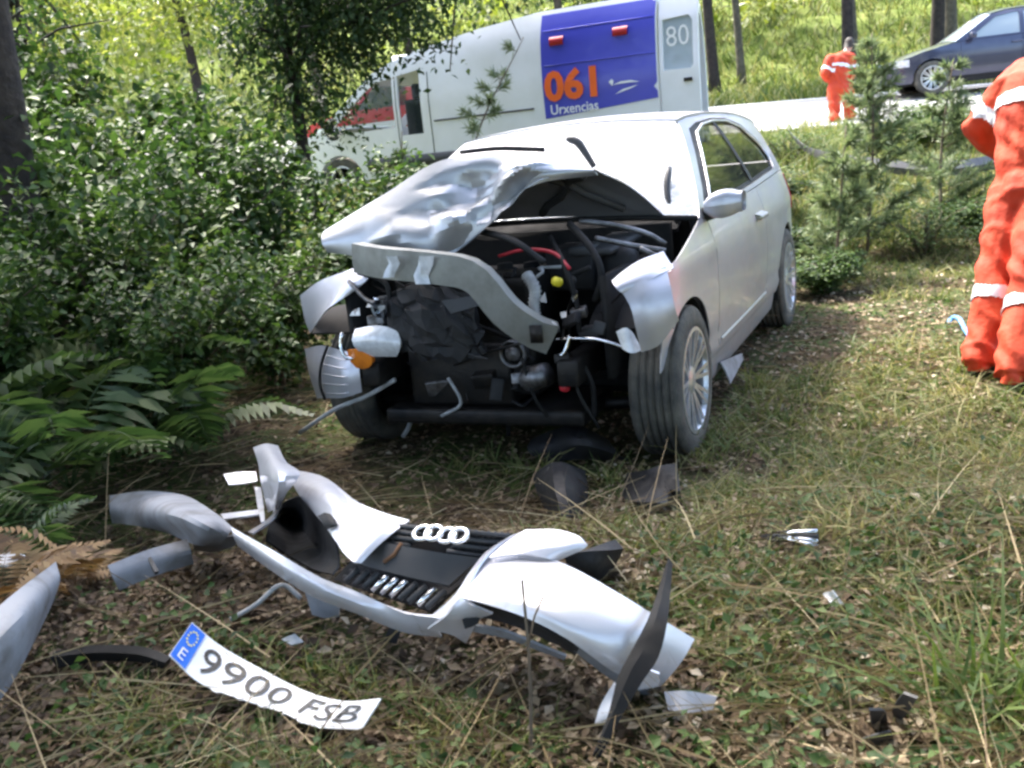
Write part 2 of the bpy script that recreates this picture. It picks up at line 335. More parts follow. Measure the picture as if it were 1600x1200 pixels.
RD = np.array([-.94, .34]); RD = RD / np.linalg.norm(RD); RN = np.array([-RD[1], RD[0]]) * -1.0   # along, across (away from camera)
RN = RN if RN[1] > 0 else -RN
RA = np.array([7.0, 15.9])
def road_strip(o0, o1, dz, step=.5, dash=None):
    ts = np.arange(-45, 90, step); V = []; Fq = []
    if dash is None:
        rows = np.linspace(o0, o1, max(2, int((o1 - o0) / .8) + 1))
        for t in ts:
            for q in rows: p = RA + RD * t + RN * q; V.append((p[0], p[1], float(gz(*p)) + dz))
        k = len(rows); Fq = [(i * k + j, i * k + j + 1, (i + 1) * k + j + 1, (i + 1) * k + j) for i in range(len(ts) - 1) for j in range(k - 1)]
    else:
        for t in np.arange(-45, 90, dash[0] + dash[1]):
            n = len(V)
            for a, q in ((t, o0), (t, o1), (t + dash[0], o1), (t + dash[0], o0)):
                p = RA + RD * a + RN * q; V.append((p[0], p[1], float(gz(*p)) + dz))
            Fq.append((n, n + 1, n + 2, n + 3))
    return V, Fq
road = link('road', raw_mesh('road', *road_strip(0, 7.4, .035), 'asphalt')); tag(road, 'pale sunlit asphalt road beyond the verge with white edge lines', 'road', kind='structure')
link('edge_line', raw_mesh('edge_line', *road_strip(.25, .43, .041), 'road_line'), road)
link('edge_line', raw_mesh('edge_line', *road_strip(6.95, 7.13, .041), 'road_line'), road)
link('centre_line', raw_mesh('centre_line', *road_strip(3.6, 3.74, .041, dash=(2.5, 4)), 'road_line'), road)
# ------------------------------------------------------------------ shared car tools
def table(pts, lo, hi, n=400, sm=.03):
    pts = sorted(pts); xs_ = np.linspace(lo, hi, n); ys_ = np.interp(xs_, [p[0] for p in pts], [p[1] for p in pts]); k = max(1, int(sm / (hi - lo) * n)); ker = np.hanning(2 * k + 3); ker /= ker.sum()
    yp = np.interp(np.arange(-(k + 1), n + k + 1), np.arange(n), ys_); ys_ = np.convolve(yp, ker, 'valid'); return lambda x: np.interp(x, xs_, ys_)
plan_f = table([(.80, .66), (.55, .78), (.3, .855), (0, .88), (-.5, .885), (-1.5, .885), (-2.6, .88), (-3.0, .845), (-3.3, .74), (-3.40, .66)], -3.6, 1.0, 600, .12)
prof_f = table([(.10, .90), (.2, .945), (.3, .965), (.34, .985), (.45, .99), (.6, 1.0), (.75, .998), (.84, .985), (.92, .955), (.97, .935), (1.05, .895), (1.2, .80), (1.32, .715), (1.37, .67), (1.43, .60)], 0, 1.6, 600, .025)
def S3(x, z): return float(plan_f(x) * prof_f(z)) + .006 * math.exp(-((z - .80) / .018) ** 2) - .008 * math.exp(-((z - .40) / .03) ** 2)
def side_panel(t, name, outline, mat, S=S3, side=1, off=0.0, holes=(), res=.06, thick=.008, parent=None, label=None, warp=None):
    P, tr = panel2d(outline, holes, res); V = []
    for x, z in P:
        p = np.array([x, side * (S(x, z) + off), z]); V.append(warp(p) if warp else p)
    if side < 0: tr = [f[::-1] for f in tr]
    tr = [f[::-1] for f in tr]
    return t.part(name, V, tr, mat, local=True, parent=parent, thick=thick, offset=-1, label=label)
def wheel(t, c, sgn, r=.317, w=.215, rim_r=.222, spokes=10, tyre_m='tyre', rim_m='alloy'):
    c = np.asarray(c, float); ax = np.array([0, sgn, 0.0]); h_ = w / 2
    m = MB().lathe([(.03, -.05), (rim_r - .03, -.05), (rim_r - .02, -h_ + .02), (rim_r - .02, h_ - .03)], c, ax, 40)
    m.lathe([(.0, .0), (.15, .0), (.15, .015), (.0, .015)], c, ax, 28)
    wh = t.part('wheel', m.v, m.f, 'dark_metal', local=True)
    k = rim_r; pr_ = [(k, -h_ + .01), (k + .02, -h_), (r - .03, -h_ + .004), (r - .008, -h_ + .02)]
    for j in range(5):
        a = -h_ + .03 + j * (w - .06) / 5; b = a + (w - .06) / 5
        pr_ += [(r, a + .003), (r, b - .011), (r - .009, b - .009), (r - .009, b - .003)]
    pr_ += [(r, h_ - .025), (r - .006, h_ - .015), (r - .03, h_ - .002), (k + .02, h_), (k + .004, h_ - .006), (k, h_ - .012)]
    q = MB().lathe(pr_, c, ax, 48, closed=True); t.part('tyre', q.v, q.f, tyre_m, local=True, parent=wh)
    q = MB().lathe([(k + .004, h_ - .014), (k + .004, h_ - .002), (k - .012, h_ - .001), (k - .022, h_ - .02), (k - .022, h_ - .06)], c, ax, 48)
    u = np.array([1.0, 0, 0]); v = np.array([0, 0, 1.0])
    for s_ in range(spokes):
        for da in (-.11, .11):
            a = 2 * math.pi * s_ / spokes; e1 = u * math.cos(a + da) + v * math.sin(a + da); e0 = u * math.cos(a + da * .6) + v * math.sin(a + da * .6)
            p0 = c + e0 * .04 + ax * (h_ - .035); p1 = c + e1 * (k - .012) + ax * (h_ - .012); d = p1 - p0; L = np.linalg.norm(d); d /= L; sd = np.cross(d, ax); sd /= np.linalg.norm(sd); nn = np.cross(sd, d)
            q.box((p0 + p1) / 2, (L, .017, .022), (d, sd, nn))
    q.lathe([(.0, h_ - .012), (.03, h_ - .013), (.058, h_ - .02), (.06, h_ - .05)], c, ax, 24)
    ob = t.part('rim', q.v, q.f, rim_m, local=True, parent=wh, smooth=False)
    return wh
# ------------------------------------------------------------------ the wrecked silver hatchback
car = T('wrecked_car', 'crashed silver three-door hatchback with torn-off front and buckled bonnet', 'car', C0, HD)
ROOFL = [(-1.06, 1.365), (-1.3, 1.380), (-1.7, 1.388), (-2.1, 1.382), (-2.5, 1.362), (-2.9, 1.315), (-3.06, 1.28)]
RING = [(-.40, .945)] + ROOFL + [(-3.22, 1.03), (-3.28, .975), (-2.6, .985), (-1.8, .962), (-.5, .935)]
HOLE = [(-.52, .955), (-1.15, 1.325), (-1.4, 1.352), (-1.8, 1.364), (-2.15, 1.354), (-2.42, 1.305), (-2.66, 1.17), (-2.70, 1.09), (-2.62, 1.012), (-1.8, .985)]
GLS = [(-.70, .980), (-1.26, 1.30), (-1.5, 1.335), (-1.8, 1.346), (-2.12, 1.336), (-2.38, 1.287), (-2.62, 1.152), (-2.65, 1.09), (-2.58, 1.03), (-1.8, 1.002)]
for sd in (1, -1):
    side_panel(car, 'roof_pillar_frame', RING, 'silver_paint', side=sd, holes=[HOLE], res=.05, thick=.02)
    side_panel(car, 'window_surround', HOLE, 'black_plastic', side=sd, holes=[GLS], off=-.012, res=.05)
    g = side_panel(car, 'side_window', GLS, 'car_glass', side=sd, off=-.016, res=.08, thick=0)
    q = MB().tube([(x, sd * (S3(x, z) - .004), z) for x, z in densify(GLS, .08)[:-24]], .008, 6); car.part('window_trim', q.v, q.f, 'alloy', local=True, parent=g)
    q = MB().grid([[(x, sd * (S3(x, z) - .008), z) for x in (-1.79, -1.86)] for z in np.linspace(.99, 1.35, 8)]); car.part('door_pillar', q.v, q.f, 'black_plastic', local=True, thick=.004)
    d = side_panel(car, 'door', [(-.505, .30), (-.515, .93), (-1.2, .948), (-1.795, .957), (-1.80, .30)], 'silver_paint', side=sd, res=.05, thick=.02)
    q = MB().grid([[(x, sd * (S3(x, z) + o_), z) for z, o_ in ((.80, .0), (.805, .03), (.825, .034), (.835, .0))] for x in np.linspace(-1.52, -1.72, 7)]); car.part('door_handle', q.v, q.f, 'silver_paint', local=True, parent=d)
    q = MB().grid([[(x, sd * (S3(x, z) + o_), z) for z, o_ in ((.352, .000), (.356, .004), (.364, .004), (.370, .000))] for x in np.linspace(-.56, -1.75, 20)]); car.part('side_strip', q.v, q.f, 'silver_paint', local=True, parent=d)
    side_panel(car, 'rear_quarter', [(-1.805, .30), (-1.80, .957), (-2.6, .98), (-3.27, .97), (-3.33, .80), (-3.36, .55), (-3.33, .30), (-2.95, .27)] + arc(-2.578, .317, .35, -8, 188, 22), 'silver_paint', side=sd, res=.05, thick=.02)
    side_panel(car, 'sill', [(-.37, .165), (-.38, .292), (-1.2, .294), (-2.2, .294), (-2.22, .18)], 'silver_paint', side=sd, off=-.01, res=.06, thick=.03)
    for wx in (0, -2.578):
        q = MB().grid([[(wx + .352 * math.cos(a), sd * y, .317 + .352 * math.sin(a)) for a in np.linspace(R(50 if wx == 0 else -15), R(195), 18)] for y in (.858, .5)]); car.part('wheel_well', q.v, q.f, 'rubber', local=True, thick=.01)
    q = MB().lathe([(.0, .02), (.05, .02), (.05, -.02), (0, -.02)], (-3.31, sd * .66, .86), (1, 0, 0), 12); 
    q = MB().grid([[(x, sd * (S3(x, z) + .006), z) for x in (-2.98, -3.1, -3.2, -3.28)] for z in (.72, .8, .88, .95)]); car.part('tail_light', q.v, q.f, 'red_plastic', local=True, thick=.01)
# front fenders: the left one whole over the wheel and torn at the headlamp, the right one crushed back
def crush_l(p):
    x, y, z = p; k = max(0, x - .12); return np.array([x - .22 * k, y - .35 * k * max(0, z - .45) + .16 * math.sin(z * 31 + x * 9) * k * k, z + .04 * k + .05 * math.sin(z * 40) * k])
side_panel(car, 'front_fender', [(-.50, .30), (-.505, .925), (-.42, .945), (-.2, .90), (0, .862), (.16, .825), (.20, .80), (.33, .79), (.46, .73), (.43, .66), (.36, .645), (.37, .56), (.35, .50), (.36, .42)] + arc(0, .317, .345, 22, 180, 20) + [(-.375, .30)], 'silver_paint', side=1, res=.04, thick=.006, warp=crush_l, label='left front fender torn open where the headlamp was')
rfw = [[KX(470, 462, .05), KX(500, 440, .12), KX(540, 425, .2), KX(575, 412, .22)], [KX(478, 500, .1), KX(505, 470, .2), KX(540, 448, .28), KX(580, 430, .3)], [KX(486, 520, .12), KX(500, 500, .25), KX(515, 482, .3), KX(560, 450, .3)]]
q = MB().grid(sgrid(rfw, 9, 12)); car.part('front_fender', q.v, q.f, 'silver_paint', local=True, thick=.005, label='crushed upper piece of the right front fender')
lin = [[KX(478, 545, .02), KX(505, 540, .18), KX(535, 548, .30), KX(560, 552, .34)], [KX(484, 580, .05), KX(505, 580, .24), KX(535, 585, .36), KX(563, 585, .36)], [KX(497, 622, .08), KX(510, 622, .25), KX(538, 621, .36), KX(566, 612, .36)]]
fl = MB().grid(sgrid(lin, 12, 14)); flo = car.part('fender_liner', fl.v, fl.f, 'silver_paint', local=True, thick=.006, label='grey ribbed panel hanging at the right front wheel')
for k in range(5):
    rr = [lin_p for lin_p in sgrid(lin, 12, 14)[2 + k * 2]][4:11]; q = MB().tube([p + np.array([.006, 0, 0]) for p in rr], .004, 5); car.part('rib', q.v, q.f, 'silver_paint', local=True, parent=flo)
q = MB().tube(crv([KX(512, 540, .27), KX(502, 570, .27), KX(500, 600, .27), KX(508, 625, .27)], 14), .007, 6); car.part('edge_seal', q.v, q.f, 'rubber', local=True, parent=flo)
# roof, screens, tailgate
rr = []
for x, z in crv(ROOFL, 16):
    e = S3(x, z) - .004; rr.append([(x + .05 * (1 - t * t) * (1 if x > -1.3 else 0) - .03 * (1 - t * t) * (1 if x < -2.9 else 0), e * t, z + .035 * (1 - t * t)) for t in np.linspace(1, -1, 17)])
q = MB().grid(rr); car.part('roof', q.v, q.f, 'silver_paint', local=True, thick=.012, offset=1 if False else -1)
ws = []
for k in np.linspace(0, 1, 10):
    x0, z0 = -.40 + (-1.06 + .40) * k, .945 + (1.372 - .945) * k + .02 * math.sin(k * math.pi); e = S3(x0, min(z0, 1.372)) - .006
    ws.append([(x0 + (.10 - .05 * k) * (1 - t * t), e * t, z0 + (.045 - .01 * k) * (1 - t * t)) for t in np.linspace(1, -1, 21)])
for i in range(2, 8):
    for j in range(3, 12): ws[i][j] = tuple(np.array(ws[i][j]) + np.array([-.02, 0, -.02]) * math.sin((i - 1) / 7 * math.pi) * math.sin((j - 2) / 10 * math.pi))
q = MB().grid(ws); wsc = car.part('windscreen', q.v, q.f, 'cracked_sky_glass', local=True, label='cracked windscreen whitened to look like reflected sky')
q = MB().tube([p for p in ws[0]], .014, 6); car.part('screen_seal', q.v, q.f, 'rubber', local=True, parent=wsc)
tgz = [(-3.06, 1.285), (-3.22, 1.03), (-3.28, .97), (-3.36, .82), (-3.38, .62), (-3.40, .45), (-3.36, .28)]
def tg_rows(ix): return [[(x - .05 * (1 - t * t), (S3(x, z) - .008) * t, z + (.055 if z > 1.2 else 0) * (1 - t * t)) for t in np.linspace(-1, 1, 13)] for x, z in ix]
q = MB().grid(tg_rows(tgz[:2])); car.part('rear_window', q.v, q.f, 'car_glass', local=True)
q = MB().grid(tg_rows(tgz[1:5])); car.part('tailgate', q.v, q.f, 'silver_paint', local=True, thick=.01)
q = MB().grid(tg_rows(tgz[4:])); car.part('rear_bumper', q.v, q.f, 'silver_paint', local=True, thick=.01)
# wing mirrors
for sd in (1, -1):
    rows = []
    for i, t in enumerate(np.linspace(0, 1, 9)):
        r_ = math.sin(min(1, t * 1.15 + .05) * math.pi * .82) ** .55; y = .845 + .16 * t
        rows.append([(-.50 + .042 * r_ * math.copysign(abs(math.cos(a)) ** .8, math.cos(a)) - .05 * t + (-.045 * r_ if math.cos(a) < 0 else .02), sd * y, 0.985 + .06 * r_ * math.copysign(abs(math.sin(a)) ** .75, math.sin(a)) + .01 * t) for a in np.linspace(0, 2 * math.pi, 17)])
    q = MB().grid(rows); mi = car.part('wing_mirror', q.v, q.f, 'silver_paint', local=True, thick=.004)
    q = MB().tube([(-.52, sd * .80, .945), (-.51, sd * .85, .95), (-.51, sd * .90, .965)], [.035, .03, .03], 8); car.part('mirror_arm', q.v, q.f, 'black_plastic', local=True, parent=mi)
    q = MB().grid([[(-.572, sd * y, z) for y in (.87, .93, .985)] for z in (.945, .985, 1.03)]); car.part('mirror_glass', q.v, q.f, 'chrome', local=True, parent=mi)
# wheels
for sd in (1, -1):
    wheel(car, (0, .775, .310) if sd > 0 else (-.10, -.735, .310), sd); wheel(car, (-2.578, sd * .775, .310), sd)
# shell inside: floor, firewall, dash, seats
q = MB().box((-1.75, 0, .22), (3.0, 1.5, .06)); car.part('floor_pan', q.v, q.f, 'rubber', local=True)
q = MB().box((-.42, 0, .58), (.05, 1.4, .70)); car.part('firewall', q.v, q.f, 'rubber', local=True)
q = MB().grid([[(-.45 - .30 * t + (.08 if abs(y) < .3 else 0) * t, y, .90 + .06 * math.sin(t * math.pi) - (.25 * max(0, t - .85) / .15)) for y in np.linspace(-.72, .72, 15)] for t in np.linspace(0, 1, 9)]); car.part('dashboard', q.v, q.f, 'black_plastic', local=True, thick=.02)
q = MB().lathe([(.185 + .014 * math.cos(a), .014 * math.sin(a)) for a in np.linspace(0, 2 * math.pi, 9)[:-1]], (-.80, .36, .88), (-.9, 0, .42), 28, closed=True); q.tube([(-.80, .36, .88), (-.62, .36, .80)], .03, 8); q.box((-.80, .36, .88), (.03, .34, .05)); car.part('steering_wheel', q.v, q.f, 'black_plastic', local=True)
for y in (.37, -.37):
    q = MB().grid(sgrid([[(-1.32, y - .24, .42), (-1.3, y, .42), (-1.32, y + .24, .42)], [(-1.42, y - .25, .75), (-1.44, y, .75), (-1.42, y + .25, .75)], [(-1.53, y - .2, 1.02), (-1.54, y, 1.04), (-1.53, y + .2, 1.02)]], 8, 9)); st = car.part('seat_back', q.v, q.f, 'seat_fabric', local=True, thick=.12)
    q = MB().box((-1.57, y, 1.13), (.09, .26, .16)); car.part('headrest', q.v, q.f, 'seat_fabric', local=True, bevel=.03, parent=st)
    q = MB().box((-1.05, y, .42), (.5, .48, .14)); car.part('seat_cushion', q.v, q.f, 'seat_fabric', local=True, bevel=.04)
q = MB().box((-2.3, 0, .65), (.2, 1.2, .6), ((1, 0, -.25), (0, 1, 0), (.25, 0, 1))); car.part('rear_seat', q.v, q.f, 'seat_fabric', local=True, bevel=.05)
# bonnet: buckled into a tent, left front corner thrown up, right front corner pressed down
base = [(-.40, -.72, .94), (-.33, -.45, .985), (-.30, -.15, 1.005), (-.30, .15, 1.005), (-.33, .42, .985), (-.40, .70, .945)]
ridge = [KX(508, 362, .14), KX(606, 302, .12), KX(690, 252, .08), KX(790, 247, .06), KX(866, 252, .05), KX(930, 266, .0)]
front = [KX(513, 394, .22), KX(600, 404, .27), KX(690, 400, .30), KX(768, 346, .26), KX(832, 290, .18), KX(934, 272, .02)]
mid1 = [np.array(base[i]) * .5 + ridge[i] * .5 + np.array([0, 0, (.02, .03, .0, .04, .045, .03)[i]]) for i in range(6)]
rg = np.random.default_rng(3)
H = np.array(sgrid([base, mid1, ridge], 19, 31))
for i in range(2, 18):
    for j in range(1, 30): H[i, j, 2] += .012 * math.sin(i * .9 + j * .35) * math.sin(j * .5) * (1 if j < 20 else .3)
q = MB().grid(H.tolist()); bon = car.part('bonnet', q.v, q.f, 'shaded_hood_paint', local=True, thick=.006, offset=-1, label='bonnet buckled up into a tent')
NR, NC = 31, 61; rdg = crv(ridge, NC); fro = crv(front, NC); folds = []
for k in range(12):
    th = rg.uniform(0, math.pi); c_ = np.array([rg.uniform(.15, .95), rg.uniform(.1, 1.7)]); folds.append((math.cos(th), math.sin(th), c_, rg.choice([-1, 1]) * rg.uniform(.10, .24), rg.uniform(.25, .6)))
FH = []
for i in range(NR):
    u_ = i / (NR - 1); row = []
    for j in range(NC):
        v_ = 2.1 * j / (NC - 1); d_ = 0
        for ct, st_, c_, a_, L_w in folds:      # sharp creases of limited length
            n_ = (u_ - c_[0]) * ct + (v_ - c_[1]) * st_; t_ = -(u_ - c_[0]) * st_ + (v_ - c_[1]) * ct; w_ = max(0, 1 - abs(t_) / L_w); d_ += a_ * max(0, .30 * w_ - abs(n_))
        ed = min(1, (NC - 1 - j) / 14) * min(1, u_ * 5); p = rdg[j] * (1 - u_) + fro[j] * u_ + np.array([.035, 0, .01]) * math.sin(u_ * math.pi)
        row.append(p + np.array([.85, 0, .4]) * d_ * ed)
    FH.append(row)
q = MB().grid(FH); fb_ = car.part('bonnet_fold', q.v, q.f, 'shaded_hood_paint', local=True, parent=bon, thick=.005, offset=-1, label='crumpled front of the bonnet folded down')
fb_.modifiers['split'].split_angle = R(16)
for f0, f1, c0, c1 in ((.08, .5, .62, .95), (.1, .46, .3, .72), (.12, .5, .9, .55)):
    P = [H[int(18 * 2 * (f0 + (f1 - f0) * t)), int(30 * (c0 + (c1 - c0) * t))] + np.array([0, 0, -.03]) for t in np.linspace(0, 1, 9)]
    q = MB().tube(P, .018, 6); car.part('stiffener', q.v, q.f, 'grey_plastic', local=True, parent=bon)
# front structure: crash beam, radiator pack, engine, hoses
def boxpath(P, hgt, dep, n=22):
    C = crv(P, n); rows = []
    for i, c in enumerate(C):
        t = C[min(i + 1, n - 1)] - C[max(i - 1, 0)]; t = t / np.linalg.norm(t); u_ = np.array([1.0, 0, 0]); u_ = u_ - t * (u_ @ t); u_ /= np.linalg.norm(u_); v_ = np.cross(t, u_)
        rows.append([c + u_ * a * dep / 2 + v_ * b * hgt / 2 for a, b in ((1, -1), (1.06, -.5), (1.1, 0), (1.06, .5), (1, 1), (-1, 1), (-1, -1), (1, -1))])
    return MB().grid(rows)
q = boxpath([KX(560, 402, .36), KX(600, 410, .46), KX(680, 418, .5), KX(742, 432, .5), KX(790, 486, .48), KX(832, 516, .44), KX(862, 528, .40)], .125, .055); bm_ = car.part('crash_beam', q.v, q.f, 'beam_metal', local=True, smooth=True); bm_.modifiers.new('split', 'EDGE_SPLIT').split_angle = R(50)
q = MB().box(KX(838, 522, .485), (.012, .05, .07)); car.part('beam_bracket', q.v, q.f, 'dark_metal', local=True, parent=bm_)
for k, px in enumerate((612, 660)):
    q = MB().grid([[KX(px + a + 5 * math.sin(b * 5 + k), 400 + b * (34 + 10 * k), .54 + .01 * math.sin(a + b * 4)) for b in (0, .35, .7, 1)] for a in (-9, -2, 3, 8 + 6 * k)]); car.part('foil_glint', q.v, q.f, 'lamp_lens', local=True, parent=bm_)  # white foil scraps, their brightness standing for reflections on the beam
q = MB().box((-.02, -.05, .55), (.5, .62, .5)).box((.08, .12, .70), (.3, .3, .22)).box((.14, -.1, .40), (.24, .5, .28)); en = car.part('engine_block', q.v, q.f, 'dark_metal', local=True, bevel=.02)
q = MB()
for k in range(4): q.lathe([(0, .03), (.035, .03), (.04, 0)], (-.1 + .0 * k, -.25 + .13 * k, .80), (0, 0, 1), 12)
car.part('ignition_coil', q.v, q.f, 'black_plastic', local=True, parent=en)
q = MB().lathe([(.05, -.02), (.06, -.02), (.06, .02), (.05, .02), (.045, 0)], (.28, .18, .50), (1, 0, 0), 24, closed=True).lathe([(0, .02), (.03, .02), (.035, -.03)], (.28, .18, .50), (1, 0, 0), 16); car.part('pulley', q.v, q.f, 'engine_metal', local=True, parent=en)
q = MB().lathe([(0, .05), (.05, .045), (.055, -.06), (.04, -.08), (0, -.08)], KX(842, 588, .32), (0.3, 1, .3), 14); car.part('alternator', q.v, q.f, 'engine_metal', local=True, parent=en)
rad = [[KX(622, 455, .36), KX(680, 448, .38), KX(745, 470, .36)], [KX(620, 500, .40), KX(680, 505, .44), KX(752, 520, .38)], [KX(640, 545, .40), KX(690, 556, .44), KX(765, 556, .38)]]
rgr = np.random.default_rng(5); RADG = [[p + np.array([rgr.normal() * .008, rgr.normal() * .005, rgr.normal() * .006]) for p in r_] for r_ in sgrid(rad, 12, 16)]; q = MB().grid(RADG); rd = car.part('radiator', q.v, q.f, 'black_plastic', local=True, thick=.05, smooth=False)
for k in range(1, 10): q = MB().tube([p + np.array([.010, 0, 0]) for p in RADG[k]], .004, 4); car.part('radiator_fin', q.v, q.f, 'dark_metal', local=True, parent=rd)
for a in ([(668, 545, .44), (720, 548, .46), (762, 560, .44), (700, 556, .44)], [(690, 470, .45), (740, 462, .44), (748, 478, .45), (705, 490, .46)]):
    car.part('broken_shroud', [KX(*p) for p in a], [(0, 1, 2, 3)], 'grey_plastic', local=True, thick=.004)
for sd in (1, -1):
    q = MB().box((-.05, sd * .60, .60), (.66, .03, .42)); car.part('inner_apron', q.v, q.f, 'rubber', local=True)
    q = MB().lathe([(.0, .1), (.06, .1), (.09, .06), (.1, -.2)], (-.12, sd * .54, .78), (0, 0, 1), 20); car.part('strut_tower', q.v, q.f, 'dark_metal', local=True)
    q = MB().box((.15, sd * .46, .44), (.5, .09, .11)); car.part('chassis_rail', q.v, q.f, 'dark_metal', local=True, bevel=.01)
    q = MB().tube([(-.05, sd * .30, .24), (.0, sd * .45, .20), (0, sd * .66, .22)], .028, 8); car.part('control_arm', q.v, q.f, 'dark_metal', local=True)
q = MB().box((.10, 0, .22), (.4, .95, .07)); car.part('subframe', q.v, q.f, 'dark_metal', local=True, bevel=.015)
# battery and air box under the left edge of the bonnet
q = MB().box((-.12, .36, .80), (.26, .22, .18)); bt = car.part('battery', q.v, q.f, 'black_plastic', local=True, bevel=.012)
q = MB().box((-.16, .50, .885), (.34, .16, .03), ((1, -.15, -.1), (.15, 1, 0), (.1, 0, 1))).box((-.06, .42, .88), (.2, .1, .04)); car.part('air_box', q.v, q.f, 'grey_plastic', local=True, bevel=.012)
for a in ([(905, 345, .0), (960, 352, -.05), (1010, 365, -.1), (1040, 382, -.12)], [(930, 372, .08), (985, 383, .0), (1040, 392, -.06)], [(1000, 388, .1), (1020, 398, .1), (1040, 407, .08)]):
    q = MB().tube(crv([KX(*p) for p in a], 12), .012, 7); car.part('edge_pipe', q.v, q.f, 'engine_metal', local=True)
# corrugated hose, cables, caps
C = crv([KX(822, 428, .30), KX(836, 452, .33), KX(834, 480, .36), KX(840, 508, .38)], 30); q = MB().tube(C, [.020 + .007 * (i % 2) for i in range(30)], 10); car.part('corrugated_hose', q.v, q.f, 'hose_grey', local=True)
q = MB().lathe([(0, .02), (.018, .018), (.02, -.02)], KX(870, 440, .30), (1, 0, .3), 12); car.part('filler_cap', q.v, q.f, 'yellow_cap', local=True)
q = MB().lathe([(0, .02), (.016, .016), (.018, -.02)], KX(882, 606, .36), (1, 0, .3), 10); car.part('connector', q.v, q.f, 'red_plastic', local=True)
for a, r_, m_ in ([[(890, 350, .1), (925, 390, .22), (940, 430, .26), (930, 470, .24)], .016, 'rubber'], [[(860, 370, .1), (880, 410, .28), (900, 470, .30), (905, 520, .32)], .011, 'rubber'], [[(745, 360, .15), (800, 375, .3), (850, 410, .32)], .014, 'black_plastic'],
    [[(870, 530, .36), (930, 530, .36), (990, 548, .33)], .006, 'chrome'], [[(890, 525, .38), (884, 545, .39), (876, 556, .4)], .009, 'chrome'], [[(545, 440, .3), (575, 470, .36), (600, 475, .4), (612, 500, .42)], .010, 'engine_metal'], [[(560, 425, .3), (600, 440, .4), (610, 470, .42)], .012, 'rubber'],
    [[(815, 560, .36), (835, 620, .34), (855, 650, .3)], .008, 'rubber'], [[(700, 590, .3), (720, 630, .3), (690, 650, .3)], .008, 'hose_grey'], [[(905, 560, .3), (925, 600, .3), (930, 650, .26)], .012, 'rubber'], [[(780, 400, .2), (820, 390, .25), (865, 395, .25), (890, 420, .3)], .008, 'red_plastic']):
    q = MB().tube(crv([KX(*p) for p in a], 14), r_, 6); car.part('hose' if r_ > .0095 else 'cable', q.v, q.f, m_, local=True)
for k, (px, py, x_, s_) in enumerate(((648, 470, .42, .05), (590, 500, .36, .06), (600, 470, .34, .05), (770, 440, .3, .06), (905, 488, .3, .05), (865, 515, .36, .035), (880, 560, .34, .05), (815, 590, .3, .06), (925, 520, .25, .07), (760, 590, .26, .08), (690, 600, .22, .09))):
    q = MB().box(KX(px, py, x_), (s_, s_ * 1.3, s_ * .8), ((1, .2 * math.sin(k * 2.1), .3 * math.cos(k)), (-.2 * math.sin(k * 2.1), 1, .1), (-.3 * math.cos(k), -.1, 1))); car.part('bracket', q.v, q.f, ('dark_metal', 'engine_metal', 'grey_plastic')[k % 3], local=True, bevel=.006)
# smashed right headlamp
hl = MB().grid(sgrid([[KX(560, 518, .40), KX(595, 512, .44), KX(624, 520, .45)], [KX(556, 535, .44), KX(595, 533, .48), KX(628, 538, .47)], [KX(575, 552, .42), KX(605, 552, .45), KX(622, 552, .45)]], 8, 12)); hlo = car.part('headlamp', hl.v, hl.f, 'lamp_lens', local=True, thick=.02, label='smashed right headlamp dangling from its mount')
q = MB().grid(sgrid([[KX(548, 545, .40), KX(565, 545, .43), KX(584, 556, .44)], [KX(552, 560, .40), KX(568, 563, .43), KX(586, 564, .44)], [KX(562, 571, .40), KX(572, 572, .42), KX(580, 569, .43)]], 6, 8)); car.part('indicator', q.v, q.f, 'amber', local=True, thick=.02, parent=hlo)
q = MB().tube(crv([KX(535, 520, .42), KX(532, 540, .43), KX(540, 558, .44), KX(552, 560, .43)], 10), .009, 6); car.part('chrome_rim', q.v, q.f, 'chrome', local=True, parent=hlo)
q = MB().lathe([(.02, 0), (.035, .03), (.04, .06)], KX(604, 478, .40), (1, 0, 0), 16); car.part('reflector', q.v, q.f, 'chrome', local=True, parent=hlo)
q = MB().grid(sgrid([[KX(965, 518, .36), KX(980, 512, .37), KX(990, 530, .36)], [KX(975, 545, .38), KX(988, 552, .39), KX(1002, 548, .37)]], 5, 7)); car.part('lamp_shard', q.v, q.f, 'lamp_lens', local=True, thick=.01)
# trim hanging under the left sill, undertray hanging by the wheel
car.part('loose_trim', [KY(1124, 566, .84), KY(1158, 552, .84), KY(1160, 562, .85), KY(1140, 600, .87), KY(1132, 580, .86)], [(0, 1, 2, 3, 4)], 'bumper_back', local=True, thick=.006)
# the fender nose around the missing headlamp: bent sheet with a flap standing off it
q = MB().grid(sgrid([[KX(972, 456, .42), KX(986, 482, .44), KX(994, 515, .44), KX(1002, 550, .42)], [KX(1000, 436, .38), KX(1010, 470, .42), KX(1020, 508, .42), KX(1030, 538, .38)], [KX(1040, 416, .26), KX(1048, 450, .33), KX(1054, 480, .35), KX(1060, 500, .32)]], 10, 12)); car.part('fender_nose', q.v, q.f, 'silver_paint', local=True, thick=.006, offset=0, label='bent nose of the left fender around the missing headlamp')
q = MB().grid(sgrid([[KX(956, 440, .40), KX(975, 424, .36), KX(1000, 408, .28), KX(1036, 394, .16)], [KX(964, 452, .43), KX(984, 440, .40), KX(1012, 424, .33), KX(1044, 408, .2)], [KX(975, 460, .42), KX(1000, 446, .39), KX(1030, 430, .32), KX(1052, 420, .24)]], 8, 12)); car.part('fender_flap', q.v, q.f, 'silver_paint', local=True, thick=.005)
